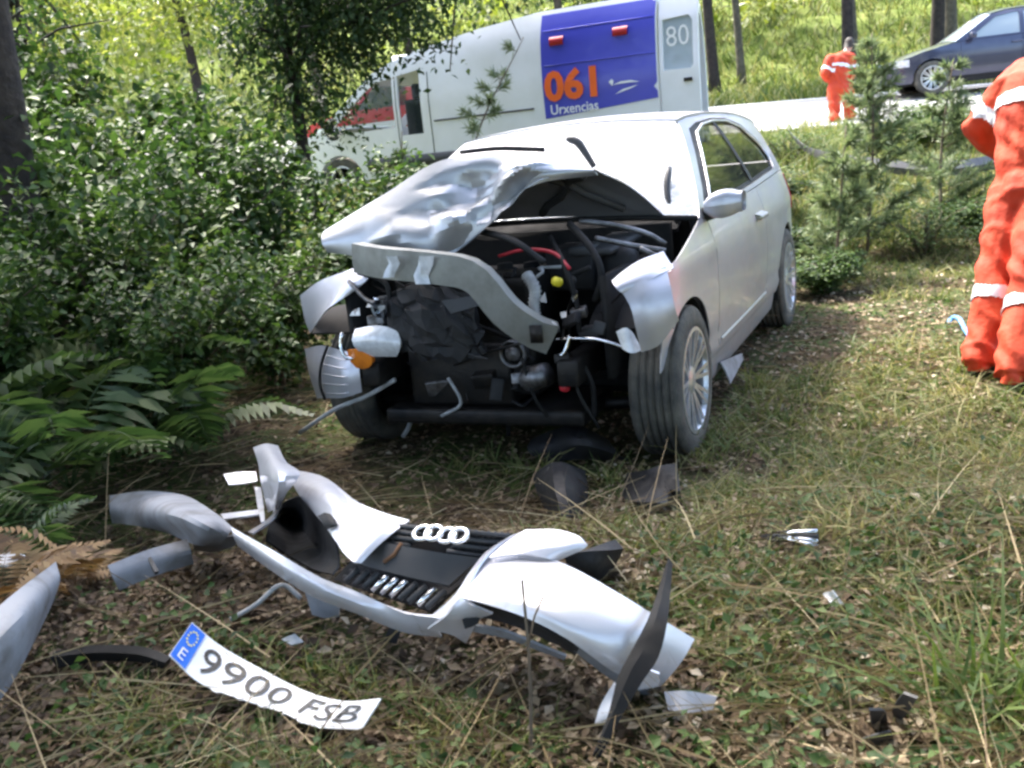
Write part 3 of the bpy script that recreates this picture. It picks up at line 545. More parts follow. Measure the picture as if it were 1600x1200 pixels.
q = MB().tube(crv([KX(886, 217, -.34), KX(902, 222, -.33), KX(914, 238, -.32), KX(928, 260, -.30)], 10), [.010, .016, .018, .018, .018, .017, .016, .015, .014, .012], 6); car.part('cowl_piece', q.v, q.f, 'grey_plastic', local=True, label='dark broken cowl piece standing up behind the bonnet')
q = MB().tube(crv([KX(1046, 262, -.60), KX(1042, 290, -.52), KX(1046, 320, -.46), KX(1060, 348, -.42)], 10), [.012, .016, .018, .016, .014, .014, .013, .012, .012, .012], 6); car.part('screen_trim', q.v, q.f, 'grey_plastic', local=True)
q = MB().tube(crv([KX(720, 238, -.33), KX(780, 232, -.31), KX(850, 234, -.31)], 10), .012, 6); car.part('wiper_arm', q.v, q.f, 'black_plastic', local=True)
rg = np.random.default_rng(41)
for k in range(20):      # bright chips added to stand for glints in the dark nose
    cx_, cy_ = ((585, 480), (720, 500), (880, 500))[k % 3]; px, py, xx = cx_ + rg.normal() * 28, cy_ + rg.normal() * 28, rg.uniform(.38, .45); w_ = rg.uniform(5, 13)
    car.part('glint_chip', [KX(px, py, xx), KX(px + w_, py + rg.normal() * 5, xx + .01), KX(px + w_ * .8 + rg.normal() * 3, py + rg.uniform(3, 8), xx + .02), KX(px + rg.normal() * 3, py + rg.uniform(4, 10), xx)], [(0, 1, 2, 3)], ('lamp_lens', 'engine_metal', 'chrome', 'hose_grey')[k % 4], local=True, thick=.003)

rg = np.random.default_rng(17)
for k in range(34):
    px, py, xx = rg.uniform(600, 960), rg.uniform(420, 640), rg.uniform(.12, .36)
    if rg.random() < .55:
        P = [KX(px + rg.normal() * 6, py, xx)]; d = rg.normal(size=2) * 26
        for i in range(3): P.append(KX(px + d[0] * (i + 1) + rg.normal() * 9, py + d[1] * (i + 1) * .8 + rg.normal() * 9 + 4 * i, xx - .03 * i + rg.normal() * .02))
        q = MB().tube(crv(P, 12), rg.choice([.005, .007, .011]), 6); car.part('loose_cable', q.v, q.f, ('rubber', 'black_plastic', 'dark_metal', 'rubber', 'hose_grey')[k % 5], local=True)
    else:
        a = rg.normal(size=3); a /= np.linalg.norm(a); b = np.cross(a, rg.normal(size=3)); b /= np.linalg.norm(b); q = MB().box(KX(px, py, xx), (rg.uniform(.04, .12), rg.uniform(.03, .08), rg.uniform(.005, .04)), (a, b, np.cross(a, b))); car.part('broken_part', q.v, q.f, ('black_plastic', 'dark_metal', 'grey_plastic', 'engine_metal')[k % 4], local=True, bevel=.004)
# ------------------------------------------------------------------ torn-off front bumper lying on the forest floor
def GP(L): return [GG(*p) for p in L]
def patch(t, name, rows, mat, nu=10, nv=20, thick=.005, parent=None, label=None, offset=0):
    q = MB().grid(sgrid([GP(r_) for r_ in rows], nu, nv)); return t.part(name, q.v, q.f, mat, parent=parent, thick=thick, offset=offset, label=label)
bc = GG(650, 900); bump = T('front_bumper', 'torn-off silver car front bumper with black grille lying on the ground', 'bumper', (bc[0], bc[1], float(gz(bc[0], bc[1]))))
patch(bump, 'side_wing', [
    [(808, 846, .22), (850, 868, .23), (905, 894, .23), (965, 928, .20), (1022, 962, .15), (1084, 999, .07)],
    [(765, 868, .235), (815, 888, .242), (875, 917, .24), (938, 955, .205), (1000, 992, .15), (1066, 1030, .06)],
    [(735, 905, .23), (785, 925, .238), (848, 950, .23), (908, 985, .19), (970, 1028, .125), (1040, 1062, .03)],
    [(722, 935, .215), (762, 945, .22), (830, 968, .21), (895, 1003, .17), (955, 1045, .09), (1020, 1082, .0)]], 'bumper_paint', 14, 30, label='bright unbroken wing of the bumper')
patch(bump, 'lamp_surround', [[(822, 829, .27), (868, 829, .27), (902, 838, .26), (918, 852, .245)], [(790, 850, .26), (845, 852, .265), (885, 855, .255), (910, 858, .24)], [(765, 872, .25), (812, 866, .255), (852, 872, .245), (868, 876, .23)]], 'bumper_paint', 8, 14)
patch(bump, 'fog_lamp_recess', [[(735, 940, .20), (790, 952, .20), (850, 980, .18), (905, 1012, .14)], [(745, 962, .14), (790, 972, .14), (850, 996, .12), (900, 1022, .09)]], 'black_plastic', 6, 12)
patch(bump, 'lower_blade', [[(738, 975, .13), (790, 985, .13), (850, 1010, .10), (885, 1024, .07)], [(735, 985, .10), (790, 996, .10), (850, 1018, .07), (882, 1030, .05)]], 'bumper_back', 4, 12)
patch(bump, 'under_edge', [[(900, 1006, .15), (960, 1048, .07), (1022, 1085, .0)], [(893, 1012, .12), (950, 1056, .04), (1000, 1090, -.01)]], 'bumper_back', 4, 12)
patch(bump, 'grille_corner', [[(722, 932, .215), (740, 945, .21), (770, 958, .19)], [(695, 962, .18), (720, 968, .16), (748, 968, .15)], [(668, 982, .13), (705, 990, .11), (728, 1004, .07)]], 'bumper_paint', 8, 10)
patch(bump, 'grille_edge', [[(826, 828, .265), (785, 848, .255), (752, 880, .25), (728, 925, .22), (690, 968, .17)], [(800, 838, .255), (762, 862, .24), (735, 895, .235), (712, 930, .205), (672, 966, .15)]], 'bumper_paint', 4, 16)
patch(bump, 'lower_lip', [[(362, 824, .20), (430, 862, .20), (500, 902, .19), (560, 926, .17), (630, 956, .15), (690, 964, .17)], [(366, 838, .18), (430, 880, .18), (496, 918, .17), (560, 944, .15), (630, 972, .12), (685, 982, .12)], [(372, 852, .13), (430, 894, .13), (492, 932, .12), (560, 958, .10), (630, 986, .08), (690, 994, .08)]], 'bumper_paint', 8, 30)
patch(bump, 'upper_panel', [[(450, 734, .27), (503, 745, .275), (556, 783, .28), (600, 803, .28), (640, 814, .275)], [(456, 752, .265), (510, 770, .275), (556, 805, .28), (590, 822, .28), (618, 830, .27)], [(466, 770, .25), (512, 800, .262), (548, 834, .265), (572, 848, .262), (592, 852, .255)], [(478, 784, .225), (512, 826, .238), (536, 862, .24), (552, 878, .238), (564, 880, .232)]], 'bumper_paint', 14, 18)
patch(bump, 'end_flange', [[(396, 700, .36), (415, 694, .37), (434, 697, .36)], [(404, 722, .34), (425, 720, .36), (446, 722, .34)], [(408, 748, .30), (432, 742, .34), (468, 740, .32)], [(414, 775, .25), (432, 770, .29), (448, 768, .28)], [(420, 800, .19), (428, 796, .22), (436, 792, .22)]], 'bumper_paint', 16, 10)
patch(bump, 'broken_rim', [[(438, 770, .27), (434, 800, .2), (420, 818, .17), (395, 834, .17)], [(430, 772, .25), (428, 800, .18), (414, 816, .14), (388, 832, .14)]], 'bumper_paint', 4, 12)
patch(bump, 'inner_shade', [[(432, 790, .16), (470, 775, .22), (500, 800, .2), (525, 845, .19)], [(420, 820, .12), (465, 815, .08), (495, 850, .08), (530, 880, .15)], [(415, 845, .12), (450, 868, .06), (490, 890, .07), (520, 898, .14)]], 'black_plastic', 8, 12)  # black sheet standing for the shade inside the broken bumper end
b1 = patch(bump, 'mount_bracket', [[(350, 742, .24), (375, 738, .25), (400, 738, .25)], [(358, 758, .22), (380, 756, .23), (402, 752, .23)]], 'bumper_paint', 4, 6)
patch(bump, 'mount_bracket', [[(345, 804, .2), (380, 800, .21), (412, 796, .21)], [(350, 812, .19), (380, 808, .2), (410, 804, .2)]], 'bumper_paint', 3, 8)
patch(bump, 'mount_bracket', [[(398, 762, .24), (402, 790, .22), (408, 816, .19)], [(408, 762, .24), (412, 790, .22), (414, 816, .19)]], 'bumper_paint', 6, 3)
patch(bump, 'square_hole_plate', [[(496, 806, .275), (512, 800, .285), (524, 812, .28)], [(504, 818, .265), (518, 816, .28), (526, 818, .275)], [(510, 828, .25), (520, 824, .27), (528, 820, .27)]], 'black_plastic', 4, 4, offset=1)  # black plate standing for the dark square hole in the panel
patch(bump, 'sensor_cover', [[(722, 968, .165), (735, 962, .17), (750, 966, .165)], [(726, 982, .15), (738, 978, .155), (748, 974, .155)]], 'black_plastic', 3, 4, offset=1)
# grille: black mesh frame, blank plate holder, chrome uprights, badge of four rings
gtl, gtr, gbr, gbl = (612, 818, .27), (806, 834, .25), (676, 958, .15), (524, 908, .16)
def gq(u, v, dz=0.0):
    a = np.array(gtl) * (1 - u) + np.array(gtr) * u; b = np.array(gbl) * (1 - u) + np.array(gbr) * u; c = a * (1 - v) + b * v; return GG(c[0], c[1], c[2] + dz + .03 * math.sin(u * math.pi) * (1 - v))
q = MB().grid([[gq(u, v, -.03) for u in np.linspace(0, 1, 14)] for v in np.linspace(0, 1, 10)]); gr = bump.part('grille', q.v, q.f, 'black_plastic', thick=.01)
q = MB().grid([[gq(u, v, .004) for u in np.linspace(0.02, .93, 14)] for v in np.linspace(.33, .70, 6)]); bump.part('plate_holder', q.v, q.f, 'grey_plastic', thick=.012, label='blank dark plate holder across the grille')
for v in (.03, .12, .21, .30):
    for u0, u1 in ((.02, .30), (.62, .97)):
        q = MB().tube([gq(u, v, .0) for u in np.linspace(u0, u1, 6)], .006, 5); bump.part('grille_bar', q.v, q.f, 'grey_plastic', parent=gr)
for u in np.linspace(.05, .28, 5).tolist() + np.linspace(.64, .95, 7).tolist():
    q = MB().tube([gq(u, v, -.004) for v in (.0, .15, .31)], .005, 5); bump.part('grille_bar', q.v, q.f, 'black_plastic', parent=gr)
for k, u in enumerate(np.linspace(.12, .95, 10)):
    q = MB().tube([gq(u - .035, v, .004) for v in (.74, .85, .97)], .007, 6); bump.part('grille_upright', q.v, q.f, 'chrome' if k in (3, 4, 5, 8) else 'grey_plastic', parent=gr)
for v in (.80, .90):
    q = MB().tube([gq(u, v, -.006) for u in np.linspace(.03, .97, 10)], .005, 5); bump.part('grille_bar', q.v, q.f, 'black_plastic', parent=gr)
eu = gq(.62, .13) - gq(.28, .13); eu /= np.linalg.norm(eu); ev = gq(.45, 0) - gq(.45, .3); ev[2] *= .25; ev -= eu * (ev @ eu); ev /= np.linalg.norm(ev); en_ = np.cross(eu, ev); en_ *= np.sign(en_[2]); ec = gq(.45, .10, .02)
em = None
for k in range(4):
    c = ec + eu * (k - 1.5) * .030 + en_ * .004 * (k % 2); q = MB()
    P = [c + eu * .019 * math.cos(a) + ev * .019 * math.sin(a) for a in np.linspace(0, 2 * math.pi, 25)]; q.tube(P, .005, 8, cap=False)
    if em is None: em = bump.part('ring_badge', q.v, q.f, 'chrome', label='chrome badge of four interlocked rings')
    else: bump.part('ring', q.v, q.f, 'chrome', parent=em)
q = MB().tube([gq(.22, .28, .01), gq(.25, .45, .012), gq(.23, .58, .012)], .005, 5); bump.part('torn_strip', q.v, q.f, 'rust')
q = MB().tube(crv(GP([(360, 968, .03), (400, 945, .06), (430, 918, .09), (448, 916, .08), (470, 935, .05)]), 16), .006, 6); bump.part('cable', q.v, q.f, 'hose_grey')
patch(bump, 'inner_bracket', [[(478, 925, .08), (505, 930, .09), (530, 945, .08)], [(488, 960, .03), (510, 965, .02), (530, 962, .03)]], 'bumper_back', 5, 6)
patch(bump, 'inner_bracket', [[(610, 975, .07), (628, 982, .06)], [(600, 1000, .02), (620, 1005, .01)]], 'grey_plastic', 4, 4)
patch(bump, 'foam_core', [[(880, 862, .14), (920, 860, .13), (968, 850, .10)], [(890, 885, .10), (925, 885, .09), (960, 868, .05)], [(905, 900, .06), (930, 900, .04), (950, 885, .0)]], 'black_plastic', 8, 8, thick=.03)
# black strip lying across the wing end, pale clip beside it
sp = GP([(932, 1182, .03), (960, 1120, .07), (985, 1060, .12), (1008, 1020, .15), (1030, 960, .19), (1046, 880, .17)]); sw = [.008, .013, .024, .027, .018, .007]
sw2 = crv([(a, 0, 0) for a in sw], 18); rows = []
for p, w_ in zip(crv(sp, 18), sw2):
    sidev = np.cross(np.array(sp[-1]) - sp[0], (0, 0, 1.0)); sidev /= np.linalg.norm(sidev); rows.append([p - sidev * w_[0], p + np.array([0, 0, .012]), p + sidev * w_[0]])
q = MB().grid(rows); single('wiper_cowl_strip', q.v, q.f, 'rubber', 'long black plastic trim strip lying across the end of the bumper wing', 'trim strip', thick=.012)
q = MB().grid(sgrid([GP([(930, 1132, .03), (945, 1100, .05), (962, 1070, .06)]), GP([(945, 1128, .03), (962, 1108, .06), (975, 1085, .06)])], 5, 8)); single('pale_bracket', q.v, q.f, 'plate_white', 'small white plastic bracket under the black trim strip', 'bracket', thick=.008)
q = MB().grid(sgrid([GP([(985, 1050, .10), (1012, 1045, .10), (1030, 1050, .09)]), GP([(995, 1075, .06), (1015, 1072, .06), (1028, 1068, .06)])], 5, 6)); single('silver_chip', q.v, q.f, 'bumper_paint', 'broken silver corner chip beside the black trim strip', 'fragment', thick=.006)
# ------------------------------------------------------------------ number plate, bent
pt = GP([(300, 973, .14), (345, 1010, .10), (415, 1050, .07), (480, 1082, .05), (540, 1097, .06), (597, 1092, .10)]); pb = GP([(264, 1025, .10), (312, 1068, .06), (378, 1094, .045), (440, 1114, .03), (492, 1136, .03), (566, 1141, .05)])
pt = crv(pt, 41); pb = crv(pb, 41)
def plate_pt(u, v, off=0.0):
    t = np.clip(u, 0, 1) * 40; i = min(int(t), 39); f_ = t - i; a = pt[i] * (1 - f_) + pt[i + 1] * f_; b = pb[i] * (1 - f_) + pb[i + 1] * f_; p = b + (a - b) * v
    tu = pt[i + 1] - pt[i]; nv_ = np.cross(tu, a - b); nv_ /= np.linalg.norm(nv_); nv_ *= np.sign(nv_[2]); return p + nv_ * off
plc = pt[20] * .5 + pb[20] * .5; plate = T('number_plate', 'bent white number plate 9900 FSB with blue end band lying on the ground', 'number plate', tuple(plc))
q = MB().grid([[plate_pt(u, v - .04 * (abs(((u * 9) % 1) - .5) < .12 and v < .01 and .2 < u < .9)) for v in np.linspace(0, 1, 5)] for u in np.linspace(0, 1, 60)]); plate.part('plate_sheet', q.v, q.f, 'plate_white', thick=.003)
q = MB().grid([[plate_pt(u, v, .005) for v in np.linspace(.03, .97, 5)] for u in np.linspace(.004, .105, 8)]); bb = plate.part('country_band', q.v, q.f, 'plate_blue')
def plate_text(name, txt, u0, u1, v0, v1, mat, off, weight=0.0):
    V, Fc = text_mesh(txt, 1.0, 0, weight); mn = V.min(0); mx = V.max(0); P = [plate_pt(u0 + (u1 - u0) * (p[0] - mn[0]) / (mx[0] - mn[0]), v0 + (v1 - v0) * (p[1] - mn[1]) / (mx[1] - mn[1]), off) for p in V]
    return plate.part(name, P, Fc, mat, smooth=False)
plate_text('plate_digits', '9900', .15, .575, .20, .82, 'plate_black', .005); plate_text('plate_letters', 'FSB', .66, .95, .20, .82, 'plate_black', .005)
plate_text('country_letter', 'E', .035, .075, .12, .38, 'plate_white', .0068)
q = MB()
for k in range(12):
    a = 2 * math.pi * k / 12; q.add([plate_pt(.055 + .028 * math.cos(a) + dx_, .68 + .17 * math.sin(a) + dy_, .0068) for dx_, dy_ in ((-.006, -.02), (.006, -.02), (.006, .02), (-.006, .02))], [(0, 1, 2, 3)])
plate.part('star_ring', q.v, q.f, 'star_yellow')
# ------------------------------------------------------------------ other wreckage on the ground
def shard(name, rows, mat, label, cat='fragment', nu=8, nv=12, thick=.006):
    q = MB().grid(sgrid([GP(r_) for r_ in rows], nu, nv)); return single(name, q.v, q.f, mat, label, cat, thick=thick)
arch = GG(260, 830); af = T('bumper_fragment', 'curved grey broken bumper end lying left of the bumper', 'fragment', tuple(arch))
patch(af, 'curved_shell', [[(172, 775, .16), (225, 768, .20), (285, 774, .22), (330, 798, .22), (364, 826, .18)], [(172, 796, .14), (222, 795, .20), (275, 803, .22), (318, 822, .2), (354, 838, .16)], [(176, 817, .08), (218, 822, .13), (262, 832, .14), (305, 850, .12), (344, 850, .12)]], 'bumper_back', 12, 22)
patch(af, 'torn_edge', [[(300, 846, .12), (330, 842, .13), (366, 836, .15)], [(304, 858, .08), (335, 862, .06), (368, 852, .1)]], 'bumper_back', 4, 8)
lst = GG(235, 885); ls_ = T('silver_trim_strip', 'short silver trim strip with a black notch below the curved grey fragment', 'trim strip', tuple(lst))
patch(ls_, 'strip_face', [[(168, 884, .12), (230, 860, .14), (292, 843, .15)], [(176, 902, .09), (236, 878, .11), (298, 862, .12)], [(186, 922, .05), (240, 900, .07), (302, 880, .08)]], 'bumper_back', 8, 12)
patch(ls_, 'strip_notch', [[(231, 872, .135), (236, 870, .137)], [(242, 894, .11), (248, 892, .11)]], 'black_plastic', 4, 3, offset=1, thick=.008)
shard('door_trim_panel', [[(-60, 1010, .16), (-10, 960, .2), (40, 915, .2), (85, 880, .15)], [(-70, 1080, .14), (-5, 1010, .18), (50, 950, .18), (90, 905, .13)], [(-60, 1150, .05), (2, 1085, .06), (40, 1020, .08), (82, 935, .07)]], 'bumper_back', 'dull grey trim panel sticking out of dry ferns', 'trim panel', 10, 20)
shard('silver_shard', [[(-10, 870, .12), (20, 864, .13), (40, 868, .12)], [(-8, 884, .1), (14, 886, .1), (34, 876, .1)]], 'bumper_paint', 'small bright silver shard lying in dry orange ferns')
shard('dark_underbody_rail', [[(85, 1018, .05), (150, 1008, .06), (220, 1010, .06), (268, 1026, .05)], [(95, 1035, .02), (150, 1022, .03), (220, 1022, .03), (265, 1036, .03)]], 'rubber', 'thin black rubber rail lying beside the blue end of the number plate', 'trim strip', 4, 16, .02)
shard('undertray', [[(832, 688, .07), (870, 672, .12), (905, 668, .15), (950, 690, .08)], [(826, 704, .04), (870, 694, .09), (915, 692, .13), (965, 710, .05)], [(850, 720, .0), (890, 718, .03), (930, 716, .03), (985, 718, .0)]], 'black_plastic', 'black plastic undertray hanging onto the ground by the front wheel', 'panel', 8, 12, .008)
shard('liner_piece', [[(835, 742, .03), (870, 725, .15), (912, 738, .05)], [(845, 775, .02), (875, 762, .13), (915, 772, .03)], [(868, 812, .0), (885, 810, .03), (905, 808, .0)]], 'black_plastic', 'crumpled black wheel liner piece between the car and the bumper', 'panel', 8, 8, .01)
shard('grid_panel', [[(985, 738, .09), (1025, 733, .14), (1058, 730, .12)], [(980, 760, .03), (1025, 758, .09), (1062, 760, .10)], [(975, 785, .0), (1020, 792, .05), (1062, 792, .01)]], 'black_plastic', 'square dark plastic panel lying below the front tyre', 'panel', 6, 8, .014)
vt = GG(1240, 845); ve = T('air_vent', 'black slatted air vent lying alone in the grass', 'vent', tuple(vt))
patch(ve, 'vent_frame', [[(1188, 838, .02), (1225, 830, .05), (1278, 827, .06)], [(1205, 845, .02), (1240, 848, .03), (1280, 858, .02)]], 'black_plastic', 5, 8, thick=.01)
for k in range(4):
    a = k / 3; P = GP([(1205 + 12 * a, 836 + 5 * a, .045), (1240, 832 + 12 * a, .065 - .02 * a), (1277, 830 + 24 * a, .075 - .03 * a)]); q = MB().tube(P, .006, 5); ve.part('slat', q.v, q.f, 'chrome' if k != 1 else 'grey_plastic')
gv = GG(1390, 1120); gf = T('grille_fragment', 'broken grey plastic grille fragment standing in grass', 'fragment', tuple(gv))
patch(gf, 'upright_blade', [[(1392, 1120, .0), (1405, 1128, .0)], [(1398, 1100, .07), (1420, 1112, .06)], [(1412, 1082, .12), (1434, 1090, .12)]], 'grey_plastic', 5, 4)
patch(gf, 'upright_blade', [[(1362, 1138, .0), (1386, 1130, .0)], [(1360, 1122, .05), (1384, 1112, .06)], [(1358, 1108, .09), (1376, 1108, .08)]], 'grey_plastic', 5, 4)
patch(gf, 'flat_blade', [[(1330, 1160, .01), (1365, 1148, .03), (1392, 1142, .04)], [(1355, 1172, .0), (1372, 1165, .01), (1396, 1152, .02)]], 'grey_plastic', 4, 5)
shard('pale_plastic_shard', [[(1040, 1082, .04), (1075, 1080, .05), (1120, 1088, .04)], [(1045, 1110, .02), (1080, 1115, .02), (1112, 1108, .02)]], 'bumper_paint', 'pale broken plastic shard half hidden under leaves by the strip')
shard('white_chip', [[(1288, 928, .03), (1302, 922, .05)], [(1300, 948, .02), (1318, 944, .02)]], 'plate_white', 'small white chip in the grass beyond the bumper wing', 'fragment', 4, 4)
shard('glass_chip', [[(440, 1000, .03), (460, 990, .04)], [(455, 1010, .02), (474, 1004, .02)]], 'lamp_lens', 'small clear lens chip between plate and bumper', 'fragment', 4, 4)
# blue hose by the rescuer's boots
hb = [GG(1482, 505, .03), GG(1490, 496, .05), GG(1500, 500, .06), GG(1508, 515, .03), GG(1520, 530, .02), GG(1540, 535, .02)]
q = MB().tube(crv(hb, 24), .014, 8); single('blue_hose', q.v, q.f, 'cable_blue', 'loop of pale blue hose beside the rescuer\'s boots', 'hose')
# long grey sill trim lying in the scrub behind the car
cp = GP([(1232, 205, .42), (1258, 232, .25), (1300, 246, .20), (1360, 256, .18), (1430, 264, .18), (1500, 262, .19), (1560, 252, .19)])
rows = []
for i, p in enumerate(crv(cp, 26)):
    w_ = .03 + .09 * math.sin(min(1, i / 18) * math.pi / 2); rows.append([p + np.array([0, .02, w_ * .6]), p + np.array([0, -.03, 0]), p + np.array([0, 0, -w_ * .6])])
q = MB().grid(rows); single('bent_guard_panel', q.v, q.f, 'guard_grey', 'long bent grey panel resting in scrub between the rescuers', 'panel', thick=.012)
# ------------------------------------------------------------------ ambulance on the verge
VR = W(1032, 180, 11.6); VANG = math.atan2(.492, -.87); VD = np.array([math.cos(VANG), math.sin(VANG)])
# local frame: x forward along the van, y to its left (towards the camera), origin on the ground under the middle of the rear edge
VL = np.array([-VD[1], VD[0]]); vrear = np.array([VR[0], VR[1]]) - VL * .93
van = T('ambulance', 'white ambulance van with blue rear panel reading 061 Urxencias', 'ambulance', (vrear[0], vrear[1], float(gz(*vrear)) - .03), VANG)
VH = 2.12
def SV(x, z): return .93 - .05 * max(0, .5 - z) - .10 * max(0, z - 1.25) - .35 * max(0, z - 1.78) ** 1.3 - .16 * max(0, x - 4.4) ** 2
KX_ = 1.08
VO = [(0, .38), (0, VH - .06), (.1, VH), (1.4, VH), (2.2, 2.04), (3.0, 1.91), (3.5, 1.78), (3.72, 1.69), (3.95, 1.52), (4.62, 1.02), (5.05, .93), (5.22, .82), (5.30, .58), (5.28, .38), (4.72, .33)] + arc(4.35, .33, .36, 0, 180, 14) + [(1.32, .33)] + arc(.95, .33, .36, 0, 180, 14)
W1 = [(3.42, .98), (3.42, 1.60), (3.66, 1.58), (3.86, 1.46), (4.42, 1.02), (4.30, .96)]
W2 = [(3.02, .86), (3.02, 1.66), (3.34, 1.62), (3.34, .86)]
for sd in (1, -1):
    vs = side_panel(van, 'body_side', VO, 'white_paint', S=SV, side=sd, holes=[W1, W2], res=.14, thick=.03)
    side_panel(van, 'cab_window', W1, 'van_glass', S=SV, side=sd, off=-.02, res=.2, thick=0)
    side_panel(van, 'load_window', W2, 'van_glass', S=SV, side=sd, off=-.02, res=.2, thick=0)
    for xs_ in (3.38, 2.90): q = MB().tube([(xs_, sd * (SV(xs_, z) + .001), z) for z in np.linspace(.5, 1.62, 10)], .006, 4); van.part('door_seam', q.v, q.f, 'black_plastic', local=True, parent=vs)
    q = MB().tube([(x, sd * (SV(x, 1.0) + .004), 1.0) for x in np.linspace(1.5, 2.85, 10)], .012, 5); van.part('slide_rail', q.v, q.f, 'grey_plastic', local=True, parent=vs)
    q = MB().grid([[(x, sd * (SV(x, z) + o_), z) for z, o_ in ((.44, .0), (.45, .03), (.58, .035), (.60, .0))] for x in np.linspace(1.4, 3.9, 20)]); van.part('rub_strip', q.v, q.f, 'grey_plastic', local=True, parent=vs)
    for wx in (4.35 * KX_, .95 * KX_): wheel(van, (wx, sd * .80, .33), sd, r=.33, w=.21, rim_r=.21, spokes=5)
    q = MB().grid(sgrid([[(4.28, sd * 1.0, .90), (4.28, sd * 1.10, .89), (4.28, sd * 1.18, .91)], [(4.36, sd * 1.0, 1.04), (4.38, sd * 1.10, 1.04), (4.34, sd * 1.19, 1.04)], [(4.28, sd * 1.0, 1.18), (4.28, sd * 1.10, 1.19), (4.27, sd * 1.18, 1.17)]], 8, 8)); vm = van.part('wing_mirror', q.v, q.f, 'black_plastic', local=True, thick=.05)
    q = MB().tube([(4.34, sd * .88, .96), (4.33, sd * 1.02, .98)], .025, 6); van.part('mirror_arm', q.v, q.f, 'black_plastic', local=True, parent=vm)
    q = MB().grid([[(x, sd * (SV(x, z) + .006), z) for z in (.64, .74, .84)] for x in (5.0, 5.1, 5.2)]); van.part('headlamp', q.v, q.f, 'lamp_lens', local=True, thick=.02)
    q = MB().grid([[(x, sd * (SV(x, z) + .008), z) for z in (.46, .58)] for x in (4.95, 5.22)]); van.part('indicator', q.v, q.f, 'amber', local=True, thick=.02)
def across(xz, n=11, crown=.04): return [[(x + .06 * (1 - t * t) * (1 if x > 4 else 0), (SV(x, z) - .01) * t, z + crown * (1 - t * t)) for t in np.linspace(1, -1, n)] for x, z in xz]
q = MB().grid(across([(0, VH - .06), (.1, VH), (1.4, VH), (2.2, 2.04), (3.0, 1.91), (3.5, 1.78), (3.72, 1.69), (3.93, 1.535)])); van.part('roof', q.v, q.f, 'white_paint', local=True, thick=.02)
q = MB().grid(across([(3.94, 1.527), (4.3, 1.26), (4.6, 1.035)])); van.part('windscreen', q.v, q.f, 'van_glass', local=True)
q = MB().grid(across([(4.60, 1.025), (4.8, .985), (5.05, .93)])); van.part('bonnet', q.v, q.f, 'white_paint', local=True, thick=.02)
q = MB().grid(across([(5.05, .93), (5.22, .82), (5.30, .58), (5.28, .38)], crown=0)); van.part('front_panel', q.v, q.f, 'white_paint', local=True, thick=.02)
q = MB().box((5.35, 0, .66), (.03, 1.1, .14)); van.part('front_grille', q.v, q.f, 'black_plastic', local=True)
q = MB().box((2.4, 0, .42), (4.8, 1.6, .1)); van.part('floor', q.v, q.f, 'grey_plastic', local=True)
q = MB().box((.02, 0, 2.02), (.04, 1.6, .12)); van.part('rear_header', q.v, q.f, 'white_paint', local=True); q = MB().box((.02, 0, .44), (.04, 1.7, .12)); van.part('rear_step', q.v, q.f, 'white_paint', local=True)
for y in (.42, -.42): q = MB().box((3.35, y, .92), (.16, .46, .8)).box((3.32, y, 1.42), (.1, .26, .2)); van.part('cab_seat', q.v, q.f, 'seat_fabric', local=True, bevel=.03)
q = MB().lathe([(0, .10), (.06, .09), (.075, .03), (.08, 0)], (3.62, .35, 1.74), (0, 0, 1), 14); van.part('beacon', q.v, q.f, 'amber', local=True)
q = MB().box((3.5, 0, 1.86), (.22, 1.1, .10)); van.part('light_bar', q.v, q.f, 'white_paint', local=True, bevel=.03)
# blue wrap panel on the rear of the camera-side wall, with its writing
BO = [(.005, .98), (.0, 1.10), (.03, 1.16), (-.004, 1.4), (.002, 2.05), (.10, 2.125), (1.34, 2.14), (1.36, 2.05), (1.37, 1.5), (1.33, .90)]
BO = [(.01, .96), (.012, 1.04), (.05, 1.09), (.01, 1.14), (.012, 1.5), (.012, VH - .065), (1.36, VH - .05), (1.37, 1.5), (1.36, .86)]
bp_ = side_panel(van, 'blue_panel', BO, 'van_blue', S=SV, side=1, off=.006, res=.09, thick=.004, label='blue wrap panel with orange and white lettering')
def van_text(name, txt, x0, x1, z0, z1, mat, off=.024, wgt=0.0, par=None):
    V, Fc = text_mesh(txt, 1.0, 0, wgt); mn = V.min(0); mx = V.max(0); P = []
    for p in V: x = x0 + (x1 - x0) * (p[0] - mn[0]) / (mx[0] - mn[0]); z = z0 + (z1 - z0) * (p[1] - mn[1]) / (mx[1] - mn[1]); P.append((x, SV(x, z) + off, z))
    return van.part(name, P, Fc, mat, local=True, smooth=False, parent=par or bp_)
van_text('lettering_number', '061', 1.34, .70, 1.05, 1.42, 'van_orange', wgt=.04); van_text('lettering_word', 'Urxencias', 1.28, .70, .90, 1.015, 'sign_white', wgt=.012)
for x in (1.16, .40): q = MB().grid([[(x_, SV(x_, z) + o_, z) for z, o_ in ((1.70, .008), (1.705, .04), (1.79, .035), (1.80, .008))] for x_ in (x - .085, x - .08, x + .08, x + .085)]); van.part('marker_lamp', q.v, q.f, 'red_plastic', local=True, parent=bp_)
for a in ([(.52, 1.16), (.42, 1.19), (.30, 1.19), (.20, 1.16), (.30, 1.165), (.42, 1.165)], [(.50, 1.05), (.40, 1.10), (.28, 1.12), (.22, 1.13), (.30, 1.10), (.40, 1.075)], [(.56, 1.2), (.52, 1.23), (.50, 1.2), (.52, 1.15)]):
    van.part('emblem_stroke', [(x, SV(x, z) + .02, z) for x, z in a], [tuple(range(len(a)))], 'sign_white', local=True, smooth=False, parent=bp_)
